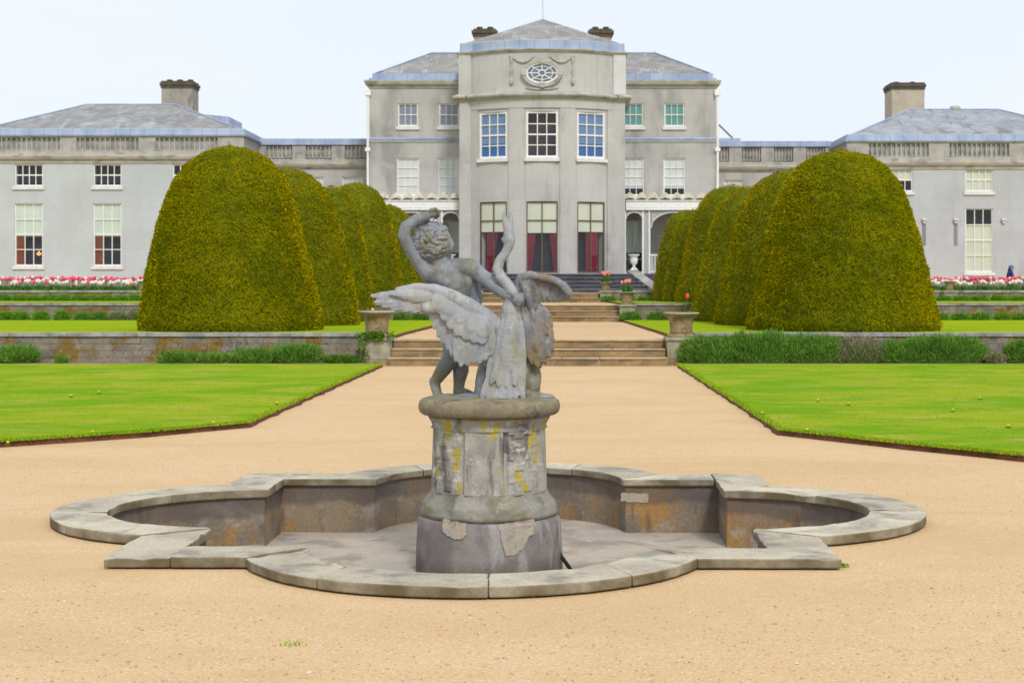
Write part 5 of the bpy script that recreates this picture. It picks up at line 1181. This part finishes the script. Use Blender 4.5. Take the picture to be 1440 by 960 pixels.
# ------------------------------------------------------------------ person behind the right tulip bed
px0=PX(1421,60.6); py0=60.6; Hh=1.02
pr=thing('person','person in a navy coat and blue cap walking behind the right tulip bed','person',(px0,py0,T3))
def pp(x,y,z): return Vector((px0+x,py0+y,T3+z))
b=MB()
b.chain([(pp(-.03,0,.50),.085),(pp(-.02,0,.66),.095),(pp(-.0,0,.74),.085)]); b.chain([(pp(0,0,.74),.05),(pp(.02,0,.82),.045)])
b.ball(pp(.03,0,.90),(.085,.075,.098)); b.ball(pp(.105,0,.885),(.02,.014,.018)); b.ball(pp(.09,0,.835),(.03,.03,.025)); b.ball(pp(.03,-.075,.89),(.015,.012,.025)); b.ball(pp(.095,0,.86),(.018,.025,.008))
for s in (-1,1):
    b.ball(pp(.10,s*.03,.905),(.012,.014,.010))
    b.chain([(pp(0,s*.11,.72),.045),(pp(-.05*s,s*.13,.58),.038),(pp(.06*s+.02,s*.12,.45),.028)]); b.ball(pp(.07*s+.03,s*.12,.41),(.026,.018,.035))
    for f in range(4): b.chain([(pp(.055*s+.03+.011*(f-1.5),s*.12,.39),.0085),(pp(.06*s+.035+.011*(f-1.5),s*.115,.35),.007)])
    b.chain([(pp(.07*s+.05,s*.105,.40),.009),(pp(.07*s+.06,s*.10,.375),.0075)])
    b.chain([(pp(-.02,s*.05,.50),.07),(pp(.08*s,s*.05,.27),.05),(pp(.12*s-.02,s*.05,.06),.034)]); b.ball(pp(.12*s+.02,s*.05,.03),(.075,.035,.03))
body=sculpt(b,'body',M['skin'],pr,.008,2)
b=MB(); b.chain([(pp(-.03,0,.44),.125),(pp(-.03,0,.56),.125),(pp(-.02,0,.68),.12),(pp(0,0,.755),.085)])
for s in (-1,1): b.chain([(pp(0,s*.11,.735),.06),(pp(-.05*s,s*.135,.58),.054),(pp(.06*s+.02,s*.125,.45),.042)])
b.chain([(pp(-.05,0,.79),.05),(pp(-.06,0,.83),.04)])
sculpt(b,'coat',M['navy'],body,.010,2,.004,14)
b=MB()
for s in (-1,1): b.chain([(pp(-.02,s*.05,.46),.082),(pp(.08*s,s*.05,.27),.062),(pp(.12*s-.02,s*.05,.09),.048)])
sculpt(b,'trousers',M['trouser'],body,.010,2)
b=MB()
for s in (-1,1): b.ball(pp(.12*s+.02,s*.05,.035),(.085,.042,.038))
sculpt(b,'shoes',M['black'],body,.008,1)
b=MB(); b.ball(pp(.022,0,.935),(.096,.086,.085)); b.ball(pp(.11,0,.935),(.055,.06,.012)); sculpt(b,'cap',M['cap'],body,.007,1)
b=MB(); b.ball(pp(-.02,0,.875),(.07,.07,.07)); sculpt(b,'hair',M['hair'],body,.008,1)

# ------------------------------------------------------------------ camera, light, world
cam=bpy.data.cameras.new('camera'); co=bpy.data.objects.new('camera',cam); COL.objects.link(co); S.camera=co
co.location=(CX,0,EYE); co.rotation_euler=(R(90),0,0); cam.sensor_width=36; cam.lens=F/1440*36
cam.shift_x=(720-VX)/1440; cam.shift_y=-(480-VY)/1440; cam.clip_start=.1; cam.clip_end=2000
cam.dof.use_dof=True; cam.dof.focus_distance=11.6; cam.dof.aperture_fstop=6.3
SE, SA = 44, 163                                 # sun elevation; azimuth clockwise from +Y (behind the camera, to the right)
w=bpy.data.worlds.new('World'); S.world=w; w.use_nodes=True; nt=w.node_tree; nt.nodes.clear()
out=nt.nodes.new('ShaderNodeOutputWorld'); bg=nt.nodes.new('ShaderNodeBackground'); sky=nt.nodes.new('ShaderNodeTexSky'); sky.sky_type='NISHITA'; sky.sun_disc=False
sky.sun_elevation=R(SE); sky.sun_rotation=R(SA); sky.dust_density=2.0
tc=nt.nodes.new('ShaderNodeTexCoord'); mp=nt.nodes.new('ShaderNodeMapping'); mp.inputs['Scale'].default_value=(1,1,2.5); nz=nt.nodes.new('ShaderNodeTexNoise'); nz.inputs['Scale'].default_value=2.2; nz.inputs['Detail'].default_value=5
nt.links.new(tc.outputs['Generated'],mp.inputs[0]); nt.links.new(mp.outputs[0],nz.inputs['Vector'])
rp=nt.nodes.new('ShaderNodeMapRange'); rp.inputs['From Min'].default_value=.35; rp.inputs['From Max'].default_value=.65; rp.inputs['To Min'].default_value=.78; rp.inputs['To Max'].default_value=.94; nt.links.new(nz.outputs['Fac'],rp.inputs['Value'])
mx=nt.nodes.new('ShaderNodeMix'); mx.data_type='RGBA'; nt.links.new(rp.outputs[0],mx.inputs[0]); nt.links.new(sky.outputs[0],mx.inputs[6]); mx.inputs[7].default_value=(6.4,6.8,7.35,1)
nt.links.new(mx.outputs[2],bg.inputs[0]); bg.inputs[1].default_value=.10; nt.links.new(bg.outputs[0],out.inputs[0])
sl=bpy.data.lights.new('sun','SUN'); sl.energy=1.5; sl.angle=R(11); sl.color=(1,.96,.90); so=bpy.data.objects.new('sun',sl); COL.objects.link(so)
d=Vector((math.sin(R(SA))*math.cos(R(SE)),math.cos(R(SA))*math.cos(R(SE)),math.sin(R(SE)))); so.rotation_euler=d.to_track_quat('Z','Y').to_euler(); so.location=(0,-5,30)
vs_=S.view_settings; vs_.view_transform='Standard'; vs_.look='None'; vs_.gamma=1; vs_.use_curve_mapping=False; vs_.exposure=0.52
S.render.film_transparent=False
S.cycles.max_bounces=6
